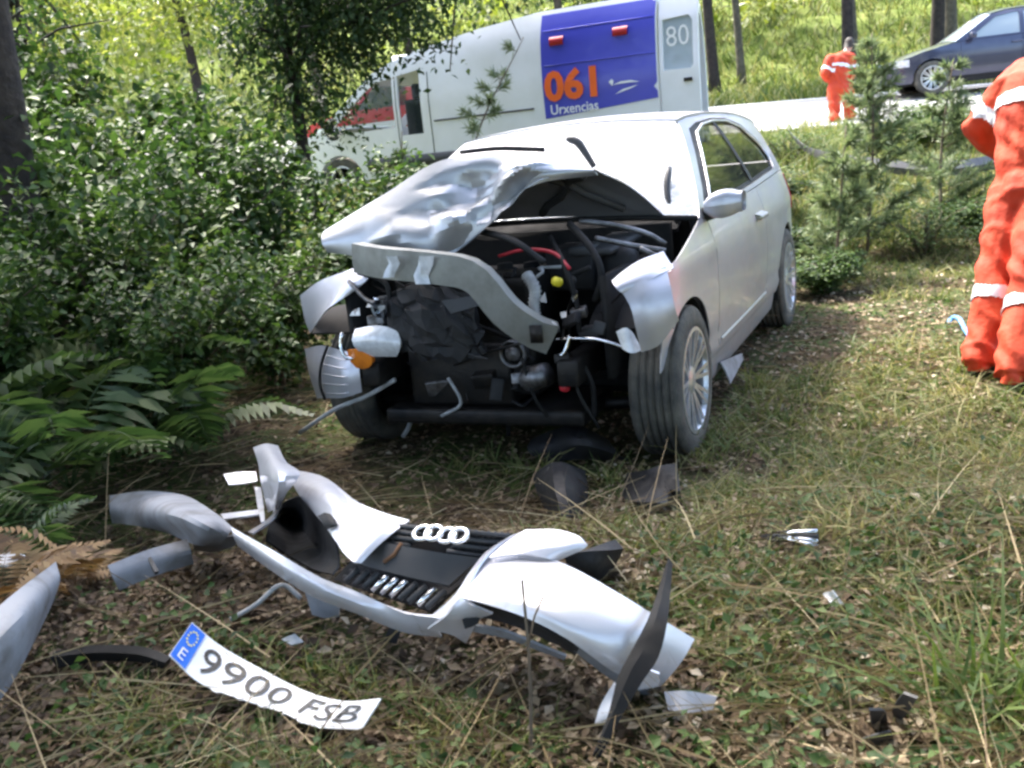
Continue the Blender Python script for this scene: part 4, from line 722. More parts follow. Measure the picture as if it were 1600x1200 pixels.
for z in (1.86, 1.46): q = MB().tube([(x, SV(x, z) + .010, z + .015 * x) for x in np.linspace(.03, 1.33, 8)], .006, 5); van.part('panel_crease', q.v, q.f, 'van_blue', local=True, parent=bp_)
# open rear door, swung out in line with the side
dy = lambda x, z: SV(0, z) - .01
DO = [(-.02, .42), (-.02, VH - .10), (-.40, VH - .10), (-.45, VH - .16), (-.45, .42)]; DW = [(-.06, 1.25), (-.06, 1.80), (-.35, 1.82), (-.39, 1.76), (-.39, 1.28), (-.36, 1.24)]
dr = side_panel(van, 'rear_door', DO, 'white_paint', S=dy, holes=[DW], res=.14, thick=.04); side_panel(van, 'door_glass', DW, 'light_glass', S=dy, off=-.02, res=.2, thick=0, parent=dr)
V, Fc = text_mesh('80', 1.0); mn = V.min(0); mx = V.max(0)
van.part('glass_lettering', [(-.10 - .25 * (p[0] - mn[0]) / (mx[0] - mn[0]), dy(0, 1.6) - .008, 1.50 + .22 * (p[1] - mn[1]) / (mx[1] - mn[1])) for p in V], Fc, 'sign_white', local=True, smooth=False, parent=dr)
q = MB().box((-.33, dy(0, 1.1) + .012, 1.12), (.09, .02, .04)); van.part('door_handle', q.v, q.f, 'black_plastic', local=True, parent=dr)
for c_ in van.o.children_recursive:      # the body is 8 % longer than drawn above; wheels keep their round shape
    if c_.name.split('.')[0] in ('wheel', 'tyre', 'rim'): continue
    for v_ in c_.data.vertices: v_.co.x *= KX_
# ------------------------------------------------------------------ red rescue van behind it
rvp = W(560, 205, 18.5); RVA = math.atan2(.40, -.92)
red = T('red_rescue_car', 'red rescue estate car with white stripe parked behind the ambulance cab', 'car', (rvp[0] + 3.5, rvp[1] - .6, float(gz(rvp[0] + 3.5, rvp[1] - .6)) + .03), RVA)
def SR(x, z): return .92 - .12 * max(0, z - 1.2) - .16 * max(0, x - 4.0) ** 2
RO = [(0, .38), (0, 1.86), (.1, 1.92), (2.9, 1.92), (3.2, 1.86), (3.75, 1.20), (4.45, 1.02), (4.62, .85), (4.66, .4), (4.2, .33)] + arc(3.85, .33, .36, 0, 180, 12) + [(1.1, .33)] + arc(.75, .33, .36, 0, 180, 12)
RW = [(2.35, 1.22), (2.35, 1.72), (3.0, 1.72), (3.42, 1.22)]; RW2 = [(1.2, 1.35), (1.2, 1.72), (2.2, 1.72), (2.2, 1.35)]
for sd in (1, -1):
    rs = side_panel(red, 'body_side', RO, 'red_paint', S=SR, side=sd, holes=[RW, RW2], res=.18, thick=.03)
    side_panel(red, 'cab_window', RW, 'car_glass', S=SR, side=sd, off=-.02, res=.25, thick=0); side_panel(red, 'load_window', RW2, 'car_glass', S=SR, side=sd, off=-.02, res=.25, thick=0)
    side_panel(red, 'white_stripe', [(.02, .78), (.02, .92), (4.3, .92), (4.3, .78)], 'white_paint', S=SR, side=sd, off=.006, res=.25, thick=.003, parent=rs)
    q = MB().grid([[(x, sd * (SR(x, z) + .008), z) for z in (.98, 1.16)] for x in (1.9, 2.12)]); red.part('door_crest', q.v, q.f, 'sign_white', local=True, parent=rs)
    for wx in (3.85, .75): wheel(red, (wx, sd * .79, .33), sd, r=.33, w=.2, rim_r=.2, spokes=5)
def acr(xz, S, n=9, crown=.04): return [[(x, (S(x, z) - .01) * t, z + crown * (1 - t * t)) for t in np.linspace(1, -1, n)] for x, z in xz]
q = MB().grid(acr([(0, 1.86), (.1, 1.92), (2.9, 1.92), (3.2, 1.86)], SR)); red.part('roof', q.v, q.f, 'red_paint', local=True, thick=.02)
q = MB().grid(acr([(3.2, 1.86), (3.75, 1.20)], SR)); red.part('windscreen', q.v, q.f, 'car_glass', local=True)
q = MB().grid(acr([(3.75, 1.20), (4.45, 1.02), (4.62, .85), (4.66, .4)], SR)); red.part('bonnet', q.v, q.f, 'red_paint', local=True, thick=.02)
q = MB().grid(acr([(0, 1.86), (0, .4)], SR, crown=0)); red.part('rear_panel', q.v, q.f, 'red_paint', local=True, thick=.02)
for c_ in red.o.children_recursive:      # an estate car, not a van: 1.5 m tall
    if c_.name.split('.')[0] in ('wheel', 'tyre', 'rim'): continue
    for v_ in c_.data.vertices: v_.co.z *= .80
# ------------------------------------------------------------------ dark blue saloon on the road
fwp = W(1455, 152, 19.5); FA = math.atan2(.16, -.99); fo = np.array([fwp[0], fwp[1]]) - np.array([-math.sin(FA), math.cos(FA)]) * .74
far = T('navy_car', 'dark blue five-door car parked on the road beyond the scrub', 'car', (fo[0], fo[1], float(gz(*fo)) + .04), FA)
FR = [(-1.12, 1.37), (-1.4, 1.415), (-1.8, 1.43), (-2.2, 1.42), (-2.6, 1.37), (-3.05, 1.22)]
FRING = [(-.42, .935)] + FR + [(-3.3, 1.0), (-3.36, .96), (-2.6, .965), (-1.5, .945), (-.5, .925)]
FH1 = [(-.66, .965), (-1.2, 1.32), (-1.55, 1.375), (-1.62, 1.37), (-1.58, .972)]; FH2 = [(-1.68, .975), (-1.70, 1.375), (-2.15, 1.37), (-2.5, 1.31), (-2.78, 1.12), (-2.7, 1.0)]
for sd in (1, -1):
    side_panel(far, 'roof_pillar_frame', FRING, 'navy_paint', side=sd, holes=[FH1, FH2], res=.1, thick=.02)
    for h_ in (FH1, FH2): side_panel(far, 'side_window', h_, 'light_glass', side=sd, off=-.014, res=.15, thick=0)
    d1 = side_panel(far, 'door', [(-.505, .30), (-.515, .92), (-1.62, .94), (-1.60, .30)], 'navy_paint', side=sd, res=.12, thick=.02)
    d2 = side_panel(far, 'door', [(-1.61, .30), (-1.63, .94), (-2.5, .96), (-2.4, .6), (-2.25, .42), (-2.22, .30)], 'navy_paint', side=sd, res=.12, thick=.02)
    for d_, x0 in ((d1, -1.42), (d2, -2.2)): q = MB().grid([[(x, sd * (S3(x, z) + o_), z) for z, o_ in ((.80, .0), (.805, .03), (.825, .03), (.835, .0))] for x in (x0, x0 - .1, x0 - .2)]); far.part('door_handle', q.v, q.f, 'navy_paint', local=True, parent=d_)
    side_panel(far, 'rear_quarter', [(-2.24, .30), (-2.27, .42), (-2.42, .6), (-2.51, .96), (-3.3, .96), (-3.4, .6), (-3.36, .3), (-2.95, .28)] + arc(-2.578, .317, .35, -8, 188, 16), 'navy_paint', side=sd, res=.12, thick=.02)
    side_panel(far, 'front_fender', [(-.50, .30), (-.51, .915), (-.3, .90), (.2, .80), (.52, .70), (.72, .60), (.80, .40), (.76, .24), (.38, .24)] + arc(0, .317, .35, -5, 182, 16), 'navy_paint', side=sd, res=.1, thick=.01)
    side_panel(far, 'sill', [(-.37, .18), (-.38, .295), (-2.2, .295), (-2.22, .19)], 'black_plastic', side=sd, off=-.01, res=.15, thick=.03)
    q = MB().grid([[(x, sd * (S3(x, z) + .006), z) for z in (.56, .63, .69)] for x in (.42, .55, .68)]); far.part('headlamp', q.v, q.f, 'lamp_lens', local=True, thick=.01)
    q = MB().grid([[(x, sd * (S3(x, z) + .02), z) for z in (.99, 1.03, 1.08)] for x in (-.62, -.7, -.78)]); far.part('wing_mirror', q.v, q.f, 'navy_paint', local=True, thick=.09, offset=1) if False else None
    q = MB().box((-.70, sd * .96, 1.01), (.12, .17, .11)); far.part('wing_mirror', q.v, q.f, 'navy_paint', local=True, bevel=.03)
    for wx in (0, -2.578): wheel(far, (wx, sd * .775, .312), sd)
def ac3(xz, n=11, crown=.05): return [[(x, (S3(x, z) - .006) * t, z + crown * (1 - t * t)) for t in np.linspace(1, -1, n)] for x, z in xz]
q = MB().grid(ac3(FR)); far.part('roof', q.v, q.f, 'navy_paint', local=True, thick=.02)
q = MB().grid(ac3([(-.42, .935), (-.8, 1.17), (-1.12, 1.37)])); far.part('windscreen', q.v, q.f, 'light_glass', local=True)
q = MB().grid(ac3([(-.42, .935), (-.3, .90), (.2, .80), (.52, .70), (.72, .60)])); far.part('bonnet', q.v, q.f, 'navy_paint', local=True, thick=.01)
q = MB().grid([[(x + .06 * (1 - t * t), (S3(x, z) - .006) * t, z) for t in np.linspace(1, -1, 11)] for x, z in ((.72, .62), (.80, .40), (.76, .22))]); far.part('front_bumper', q.v, q.f, 'navy_paint', local=True, thick=.01)
q = MB().grid(ac3([(-3.05, 1.22), (-3.3, 1.0), (-3.4, .6), (-3.36, .3)], crown=0.02)); far.part('tailgate', q.v, q.f, 'navy_paint', local=True, thick=.01)
q = MB().box((-1.4, 0, .25), (3.4, 1.4, .1)); far.part('floor_pan', q.v, q.f, 'rubber', local=True)
for y in (.37, -.37): q = MB().box((-1.45, y, .85), (.16, .46, .6)); far.part('seat_back', q.v, q.f, 'seat_fabric', local=True, bevel=.04)
# ------------------------------------------------------------------ rescuers in orange coveralls
def bake_body(name, chains, vox, smooth_it=5):
    """chains: (zone, points, radii[, squash axis, factor]); one closed continuous surface through a voxel remesh"""
    m = MB()
    for ch in chains:
        P, r_ = crv(ch[1], 4 * len(ch[1])), [p[0] for p in crv([(a, 0, 0) for a in ch[2]], 4 * len(ch[1]))]
        q = MB().tube(P, r_, 14)
        if len(ch) > 3:
            ax = np.asarray(ch[3], float); ax /= np.linalg.norm(ax); k = ch[4]; C = np.repeat(np.array(P), 14, 0); Vq = np.array(q.v); d = Vq - C; Vq = Vq + np.outer(d @ ax, ax) * (k - 1); q.v = [tuple(v) for v in Vq]
        m.add(q.v, q.f)
        for e in ((0,) if ch[0] == 'leg' else (0, -1)):
            c = np.array(P[e]); r0 = r_[e]; sp_ = MB().lathe([(r0 * .96 * math.sin(a), r0 * .96 * math.cos(a)) for a in np.linspace(.05, math.pi - .05, 8)], c, (0, 0, 1), 12); sp_.f += [tuple(range(12)), tuple(range(84, 96))]; m.add(sp_.v, sp_.f)
    o = link(name, raw_mesh(name, m.v, m.f, None)); rm = o.modifiers.new('r', 'REMESH'); rm.mode = 'VOXEL'; rm.voxel_size = vox; sm = o.modifiers.new('s', 'SMOOTH'); sm.factor = .5; sm.iterations = smooth_it
    dg = bpy.context.evaluated_depsgraph_get(); dg.update(); ev = o.evaluated_get(dg); me = ev.to_mesh(); V = np.array([v.co[:] for v in me.vertices]); Nn = np.array([v.normal[:] for v in me.vertices]); Fc = [tuple(p.vertices) for p in me.polygons]; ev.to_mesh_clear()
    bpy.data.objects.remove(o); return V, Nn, Fc
def seg_dist(V, a, b):
    ab = b - a; t = np.clip(((V - a) @ ab) / (ab @ ab), 0, 1); return np.linalg.norm(V - (a + t[:, None] * ab), axis=1), ((V - a) @ ab) / (ab @ ab)
def person(name, label, J, s, base, vox, group=None):
    J = {k: np.asarray(v, float) for k, v in J.items()}; rgt = J['shoulder_r'] - J['shoulder_l']; rgt /= np.linalg.norm(rgt); fwd = np.cross((0, 0, 1.0), rgt); fwd /= np.linalg.norm(fwd)
    ch = [('torso', [J['pelvis'] + (0, 0, -.06 * s), J['waist'], J['chest'], J['neck'] + (J['chest'] - J['neck']) * .35], [.165 * s, .165 * s, .185 * s, .11 * s], fwd, .72),
          ('shoulder', [J['shoulder_l'], J['chest'] * .5 + J['neck'] * .5, J['shoulder_r']], [.085 * s, .11 * s, .085 * s]),
          ('neck', [J['neck'] + (J['chest'] - J['neck']) * .3, J['neck'], J['head']], [.062 * s, .058 * s, .06 * s]),
          ('head', [J['head'] + (0, 0, -.07 * s) + fwd * .025 * s, J['head'], J['head'] + (0, 0, .05 * s) - fwd * .01 * s], [.058 * s, .082 * s, .07 * s], rgt, .88),
          ('nose', [J['head'] + fwd * .085 * s + np.array([0, 0, .01 * s]), J['head'] + fwd * .105 * s + np.array([0, 0, -.025 * s])], [.010 * s, .014 * s]),
          ('ear', [J['head'] + rgt * .072 * s + np.array([0, 0, .015 * s]), J['head'] + rgt * .074 * s + np.array([0, 0, -.02 * s])], [.012 * s, .010 * s]), ('ear', [J['head'] - rgt * .072 * s + np.array([0, 0, .015 * s]), J['head'] - rgt * .074 * s + np.array([0, 0, -.02 * s])], [.012 * s, .010 * s])]
    for e in ('l', 'r'):
        hip, kn, an = J['hip_' + e], J['knee_' + e], J['ankle_' + e]
        ch.append(('leg', [hip, hip * .5 + kn * .5, kn, kn * .5 + an * .5, an + (0, 0, -.02 * s)], [.122 * s, .104 * s, .088 * s, .086 * s, .090 * s]))
        toe = an + fwd * .15 * s; toe[2] = an[2] - .055 * s; ch.append(('boot', [an + np.array([0, 0, -.02 * s]) - fwd * .03 * s, an + np.array([0, 0, -.045 * s]) + fwd * .06 * s, toe], [.05 * s, .048 * s, .036 * s]))
        sh, el, wr = J['shoulder_' + e], J['elbow_' + e], J['wrist_' + e]
        ch.append(('arm', [sh, sh * .5 + el * .5, el, el * .5 + wr * .5, wr], [.085 * s, .078 * s, .074 * s, .066 * s, .056 * s]))
        d = wr - el; d /= np.linalg.norm(d); sdv = np.cross(d, (0, 0, 1.0)); sdv /= np.linalg.norm(sdv); pl = wr + d * .07 * s; ch.append(('hand', [wr, pl], [.03 * s, .034 * s]))
        for k, L in enumerate((.075, .085, .08, .062)):
            b0 = pl + sdv * (k - 1.5) * .021 * s + d * .01 * s; ch.append(('hand', [b0, b0 + d * L * .55 * s, b0 + d * L * .85 * s + np.array([0, 0, -.03 * s])], [.011 * s, .010 * s, .009 * s]))
        ch.append(('hand', [wr + d * .03 * s + sdv * .02 * s, wr + d * .06 * s + sdv * .055 * s, wr + d * .09 * s + sdv * .06 * s], [.014 * s, .012 * s, .010 * s]))
    V, Nn, Fc = bake_body(name, ch, vox)
    # cloth folds: gather at knee, elbow and waist
    fo = np.zeros(len(V))
    for c_, w_ in [(J['knee_l'], .16), (J['knee_r'], .16), (J['elbow_l'], .13), (J['elbow_r'], .13), (J['waist'], .2), (J['hip_l'], .15), (J['hip_r'], .15), (J['ankle_l'], .14), (J['ankle_r'], .14)]:
        r_ = np.linalg.norm(V - c_, axis=1); fo += np.exp(-(r_ / (w_ * s)) ** 2) * np.sin((V[:, 2] * 34 + 2.2 * np.sin(V[:, 0] * 19 + V[:, 2] * 7) + V[:, 0] * 24 - V[:, 1] * 17) / s)
    ph = V / s; fo += .7 * np.maximum(0, np.sin(ph[:, 2] * 17 + ph[:, 0] * 30 + 2.5 * np.sin(ph[:, 1] * 12 + ph[:, 2] * 5))) ** 3; fo += .5 * np.sin(ph[:, 0] * 21 + 3 * np.sin(ph[:, 2] * 9)) * np.sin(ph[:, 2] * 13 + ph[:, 1] * 17)
    hd_ = np.linalg.norm(V - J['head'], axis=1) < .19 * s
    hands = np.zeros(len(V), bool); boots = np.zeros(len(V), bool)
    for e in ('l', 'r'):
        dd, t = seg_dist(V, J['elbow_' + e], J['wrist_' + e]); hands |= (t > 1.0) & (np.linalg.norm(V - J['wrist_' + e], axis=1) < .22 * s); boots |= (np.linalg.norm(V - J['ankle_' + e], axis=1) < .25 * s) & (V[:, 2] < J['ankle_' + e][2] - .028 * s)
    skin = hd_ | hands
    V = V + Nn * (fo * .010 * s * (~(skin | boots)))[:, None]
    t = T(name, label, 'person', base, group=group); body = t.part('body', V, Fc, 'hi_vis'); me = body.data
    for mm in ('skin', 'boot'): me.materials.append(MATS[mm])
    for p in me.polygons:
        i = p.vertices[0]
        if skin[i]: p.material_index = 1
        elif boots[i]: p.material_index = 2
    def band(nm, mask, off=.007, mat='reflective'):
        F2 = [f for f in Fc if all(mask[i] for i in f)]
        if not F2: return
        ids = sorted({i for f in F2 for i in f}); mp = {a: b for b, a in enumerate(ids)}; V2 = V[ids] + Nn[ids] * off * s
        t.part(nm, V2, [tuple(mp[i] for i in f) for f in F2], mat, thick=.006 * s, offset=-1)
    for e in ('l', 'r'):
        o_ = 'r' if e == 'l' else 'l'; do_, _ = seg_dist(V, J['knee_' + o_], J['ankle_' + o_]); dd, tt = seg_dist(V, J['knee_' + e], J['ankle_' + e]); dd = np.where(dd < do_, dd, 9); band('reflective_band', (dd < .16 * s) & (tt > .12) & (tt < .30) & (V[:, 2] < J['knee_' + e][2]))
        dd, tt = seg_dist(V, J['shoulder_' + e], J['elbow_' + e]); band('reflective_band', (dd < .15 * s) & (tt > .52) & (tt < .78) & (np.linalg.norm(V - J['shoulder_' + e], axis=1) > .10 * s))
    dd, tt = seg_dist(V, J['waist'], J['chest']); armd = np.minimum(*[np.minimum(seg_dist(V, J['shoulder_' + e], J['elbow_' + e])[0], seg_dist(V, J['elbow_' + e], J['wrist_' + e])[0]) for e in ('l', 'r')]); band('reflective_band', (tt > .62) & (tt < .92) & (armd > .088 * s) & (dd < .3 * s))
    cap_ = hd_ & ((V - J['head']) @ fwd < .035 * s + (V[:, 2] - J['head'][2]) * .6) & (V[:, 2] > J['head'][2] - .055 * s); band('hair', cap_, .012, 'hair')
    for e in (-1, 1):
        q = MB().lathe([(.0115 * s * math.sin(a), .0115 * s * math.cos(a)) for a in np.linspace(0, math.pi, 7)], J['head'] + fwd * .074 * s + rgt * e * .031 * s + np.array([0, 0, .015 * s]), (0, 0, 1), 8); t.part('eye', q.v, q.f, 'plate_white')
    q = MB().tube([J['head'] + fwd * (.084 - .006 * abs(k)) * s + rgt * k * .012 * s + np.array([0, 0, -.05 * s]) for k in (-2, -1, 0, 1, 2)], .006 * s, 6); t.part('mouth', q.v, q.f, 'skin')
    return t
aL = GG(1530, 566, .085); aR = GG(1582, 584, .085)
pn = {'ankle_l': aL, 'ankle_r': aR, 'knee_l': W(1556, 438, 4.92), 'knee_r': W(1606, 452, 4.72), 'hip_l': W(1584, 300, 4.98), 'hip_r': W(1634, 304, 4.84), 'pelvis': W(1610, 282, 4.9), 'waist': W(1612, 228, 4.93), 'chest': W(1622, 150, 4.98),
      'neck': W(1648, 78, 5.05), 'head': W(1668, 44, 5.12), 'shoulder_l': W(1582, 132, 5.06), 'shoulder_r': W(1690, 124, 4.86), 'elbow_l': W(1530, 200, 5.2), 'elbow_r': W(1730, 200, 4.95), 'wrist_l': W(1572, 246, 5.38), 'wrist_r': W(1715, 265, 5.15)}
person('person', 'rescuer in orange coveralls with white bands standing on the grass beside the wrecked car', pn, 1.0, tuple((aL + aR) / 2 - np.array([0, 0, .085])), .0095)
fa = W(1306, 222, 16.8); fb = W(1330, 221, 16.9); gza = float(gz(fa[0], fa[1])); dzf = gza + .085 - fa[2]; L_ = lambda x, y, d: W(x, y, d) + np.array([0, 0, dzf * .25])
fa[2] = gza + .085; fb[2] = float(gz(fb[0], fb[1])) + .085
pf = {'ankle_l': fa, 'ankle_r': fb, 'knee_l': L_(1304, 188, 16.8), 'knee_r': L_(1328, 187, 16.85), 'hip_l': L_(1303, 150, 16.85), 'hip_r': L_(1324, 148, 16.9), 'pelvis': L_(1313, 146, 16.85), 'waist': L_(1311, 132, 16.85), 'chest': L_(1312, 110, 16.87), 'neck': L_(1322, 92, 16.95), 'head': L_(1327, 79, 17.0),
      'shoulder_l': L_(1296, 103, 16.85), 'shoulder_r': L_(1330, 99, 16.9), 'elbow_l': L_(1289, 127, 16.8), 'elbow_r': L_(1336, 122, 16.9), 'wrist_l': L_(1302, 137, 17.05), 'wrist_r': L_(1324, 134, 17.1)}
person('person', 'rescuer in orange coveralls seen from behind at the roadside near the navy car', pf, 1.0, (float((fa[0] + fb[0]) / 2), float((fa[1] + fb[1]) / 2), gza), .02)
# ------------------------------------------------------------------ vegetation
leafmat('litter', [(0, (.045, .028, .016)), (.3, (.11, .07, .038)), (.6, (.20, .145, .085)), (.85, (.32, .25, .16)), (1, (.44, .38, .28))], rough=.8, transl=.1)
leafmat('ivy', [(0, (.018, .040, .010)), (.4, (.045, .088, .022)), (.75, (.09, .14, .035)), (1, (.22, .26, .10))], rough=.6, transl=.3, spec=.25)
leafmat('bramble', [(0, (.016, .034, .010)), (.4, (.042, .082, .020)), (.8, (.085, .14, .032)), (1, (.17, .22, .06))], rough=.55, transl=.3, spec=.3)
leafmat('grass_blade', [(0, (.05, .085, .018)), (.35, (.11, .15, .035)), (.65, (.22, .22, .07)), (1, (.40, .34, .16))], rough=.6, transl=.3)
leafmat('straw', [(0, (.14, .095, .05)), (.5, (.30, .22, .11)), (1, (.46, .38, .22))], rough=.7, transl=.1)
leafmat('fern_green', [(0, (.025, .052, .014)), (.5, (.055, .10, .028)), (1, (.10, .15, .045))], rough=.5, transl=.35)
leafmat('fern_dry', [(0, (.09, .05, .022)), (.5, (.20, .11, .04)), (1, (.32, .21, .09))], rough=.7, transl=.2)
leafmat('tree_dark', [(0, (.016, .034, .012)), (.5, (.035, .065, .020)), (1, (.08, .12, .04))], rough=.55, transl=.35, spec=.3)
leafmat('tree_light', [(0, (.09, .13, .022)), (.5, (.19, .23, .045)), (1, (.36, .36, .11))], rough=.5, transl=.45)
leafmat('needle', [(0, (.08, .12, .055)), (.5, (.15, .20, .09)), (1, (.26, .30, .14))], rough=.5, transl=.3)
def unit(v): return v / (np.linalg.norm(v, axis=-1, keepdims=True) + 1e-9)
def leaves(P, D, size, wid=.5, fold=.25, rng=RNG, upbias=.6):
    """folded diamond leaves: 4 vertices, 2 triangles each"""
    n = len(P); D = unit(D); U = rng.normal(size=(n, 3)); U[:, 2] += upbias * 3; S_ = unit(np.cross(D, U)); N_ = np.cross(S_, D); L = np.asarray(size)[:, None]; w_ = np.asarray(wid) * L / 2 if np.isscalar(wid) else np.asarray(wid)[:, None] * L / 2
    V = np.stack([P, P + D * L * .45 + S_ * w_ + N_ * w_ * fold * 2, P + D * L - N_ * L * .08, P + D * L * .45 - S_ * w_ + N_ * w_ * fold * 2], 1)
    I = np.arange(n)[:, None] * 4; Fq = np.concatenate([I + np.array([[0, 1, 2]]), I + np.array([[0, 2, 3]])], 0); return V.reshape(-1, 3), Fq
def blades(P, D, L, w, bend, rng=RNG, seg=3):
    n = len(P); D = unit(D); H = rng.normal(size=(n, 3)); H[:, 2] = 0; H = unit(H); S_ = unit(np.cross(D, H)); rows = []
    for k in range(seg + 1):
        t = k / seg; c = P + D * (L * t)[:, None] + H * (bend * L * t * t)[:, None] - np.array([0, 0, 1.0]) * (np.abs(bend) * L * t * t * .35)[:, None]; ww = (w * (1 - t ** 1.6) + .0006)[:, None] / 2; rows += [c - S_ * ww, c + S_ * ww]
    V = np.stack(rows, 1).reshape(-1, 3); k2 = 2 * (seg + 1); I = np.arange(n)[:, None] * k2; Fq = np.concatenate([I + np.array([[2 * k, 2 * k + 1, 2 * k + 3, 2 * k + 2]]) for k in range(seg)], 0); return V, Fq
def stuff(name, V, Fq, mat, tint, label, cat): return tag(link(name, np_mesh(name, V, Fq, mat, tint)), label, cat, kind='stuff')
def nfield(x, y, s, seed):
    r_ = np.random.default_rng(seed); out = np.zeros_like(x)
    for k in range(5):
        a = r_.uniform(0, 6.28); f = s * (1.7 ** k) * .6; out += np.sin(x * f * math.cos(a) + y * f * math.sin(a) + r_.uniform(0, 6.28)) * np.cos(-x * f * math.sin(a) * .8 + y * f * math.cos(a) + r_.uniform(0, 6.28)) / (1.35 ** k)
    return out
def scatter(n, y0=.9, y1=10.5, p=1.7):
    u = RNG.random(n); a = 1 - p; y = (y0 ** a + u * (y1 ** a - y0 ** a)) ** (1 / a); y = np.where(RNG.random(n) < .25, RNG.uniform(y0, y1, n), y); x = RNG.uniform(-1, 1, n) * (y * .62 + .9); return x, y
def on_car(x, y, m=0.0):
    a = (x - C0[0]) * CX[0] + (y - C0[1]) * CX[1]; b = (x - C0[0]) * CY[0] + (y - C0[1]) * CY[1]; return (a < .32 + m) & (a > -3.45 - m) & (np.abs(b) < .90 + m)
def tyre_soil(x, y):  # bare disturbed soil in front of the wreck
    return np.exp(-(((x + .35) / .9) ** 2 + ((y - 3.7) / .55) ** 2))
# cells covered by wreckage: nothing tall grows through them
COVER = set()
for o in bpy.data.objects:
    if o.type != 'MESH': continue
    rt_ = o
    while rt_.parent: rt_ = rt_.parent
    if rt_.get('category') in ('bumper', 'number plate', 'fragment', 'trim strip', 'trim panel', 'panel', 'vent', 'bracket') and rt_.location.y < 6:
        bpy.context.view_layer.update(); M_ = o.matrix_world
        for v_ in o.data.vertices:
            w_ = M_ @ v_.co; a, b = int(math.floor(w_.x / .03)), int(math.floor(w_.y / .03)); COVER.update((a + i, b + j) for i in (-1, 0, 1) for j in (-1, 0, 1))
def covered(x, y): return np.array([(int(math.floor(a / .03)), int(math.floor(b / .03))) in COVER for a, b in zip(x, y)])
# leaf litter
x, y = scatter(150000); n = len(x); P = np.stack([x, y, gz(x, y) + RNG.random(n) * .02], 1); D = RNG.normal(size=(n, 3)); D[:, 2] *= .25; sz = RNG.uniform(.010, .036, n) * (1 + .06 * y)
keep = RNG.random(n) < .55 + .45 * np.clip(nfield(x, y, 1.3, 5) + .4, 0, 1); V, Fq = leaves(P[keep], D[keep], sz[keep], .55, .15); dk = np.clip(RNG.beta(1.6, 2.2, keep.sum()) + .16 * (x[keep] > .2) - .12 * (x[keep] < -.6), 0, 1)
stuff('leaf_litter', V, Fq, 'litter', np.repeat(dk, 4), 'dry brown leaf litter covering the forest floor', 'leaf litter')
# creeping ivy and bramble leaves in clumps
x, y = scatter(5200, 1.0, 9.5, 1.7); f = nfield(x, y, 1.9, 9) + .45 * (x < -1.0) + .15 * (y < 2.0) - .15 * (x > .5) - 1.3 * tyre_soil(x, y); k = (f > .15) & ~on_car(x, y, -.05); x, y = x[k], y[k]; m = 7; n = len(x); cx_ = np.repeat(x, m) + RNG.normal(size=n * m) * .06; cy_ = np.repeat(y, m) + RNG.normal(size=n * m) * .06
hh = RNG.beta(1.2, 2.5, n * m) * .09; k = ~covered(cx_, cy_); cx_, cy_, hh = cx_[k], cy_[k], hh[k]; P = np.stack([cx_, cy_, gz(cx_, cy_) + hh], 1); D = RNG.normal(size=P.shape); D[:, 2] = D[:, 2] * .35 + .1; V, Fq = leaves(P, D, RNG.uniform(.012, .036, len(P)), .62, .2, upbias=.7); stuff('ivy_cover', V, Fq, 'ivy', np.repeat(RNG.beta(1.5, 2.2, len(P)), 4), 'low green ivy and bramble leaves creeping over the ground', 'ground cover')
# grass and straw
x, y = scatter(15000, .9, 11.5, 1.4); f = nfield(x, y, 1.4, 21) + .55 * sst(-.3, 1.2, x) - .6 * (x < -.6) - 1.2 * tyre_soil(x, y); k = (f > .05) & ~on_car(x, y, -.05); x, y = x[k], y[k]; m = 13; n = len(x) * m; cx_ = np.repeat(x, m) + RNG.normal(size=n) * .035; cy_ = np.repeat(y, m) + RNG.normal(size=n) * .035
L = RNG.uniform(.05, .17, n) * np.repeat(RNG.uniform(.4, 1.25, len(x)), m) * np.where(cy_ < 3.2, .6, 1.0); kk = ~covered(cx_, cy_); t0 = np.clip(np.repeat(RNG.beta(2.0, 2.1, len(x)), m) + RNG.normal(size=n) * .12, 0, 1)[kk]; cx_, cy_, L = cx_[kk], cy_[kk], L[kk]; n = len(cx_); P = np.stack([cx_, cy_, gz(cx_, cy_) - .005], 1); D = RNG.normal(size=(n, 3)) * .6; D[:, 2] = 1; V, Fq = blades(P, D, L, RNG.uniform(.0025, .006, n) * (1 + .08 * cy_), RNG.uniform(.2, 1.1, n)); tt = t0
stuff('grass', V, Fq, 'grass_blade', np.repeat(tt, 8), 'short mixed green and yellow grass on the forest floor', 'grass')
x, y = scatter(10000, .9, 10, 1.5); k = (nfield(x, y, 1.0, 33) + .35 * (x > .3) > -.2) & ~on_car(x, y, .0) & ~covered(x, y); x, y = x[k], y[k]; n = len(x); P = np.stack([x, y, gz(x, y) + RNG.uniform(.005, .05, n)], 1); D = RNG.normal(size=(n, 3)); D[:, 2] = np.abs(D[:, 2]) * .18; V, Fq = blades(P, D, RNG.uniform(.08, .45, n), RNG.uniform(.002, .005, n), RNG.uniform(-.3, .4, n)); stuff('dry_stems', V, Fq, 'straw', np.repeat(RNG.random(n), 8), 'dead straw stems and twigs scattered over the ground', 'dry stems')
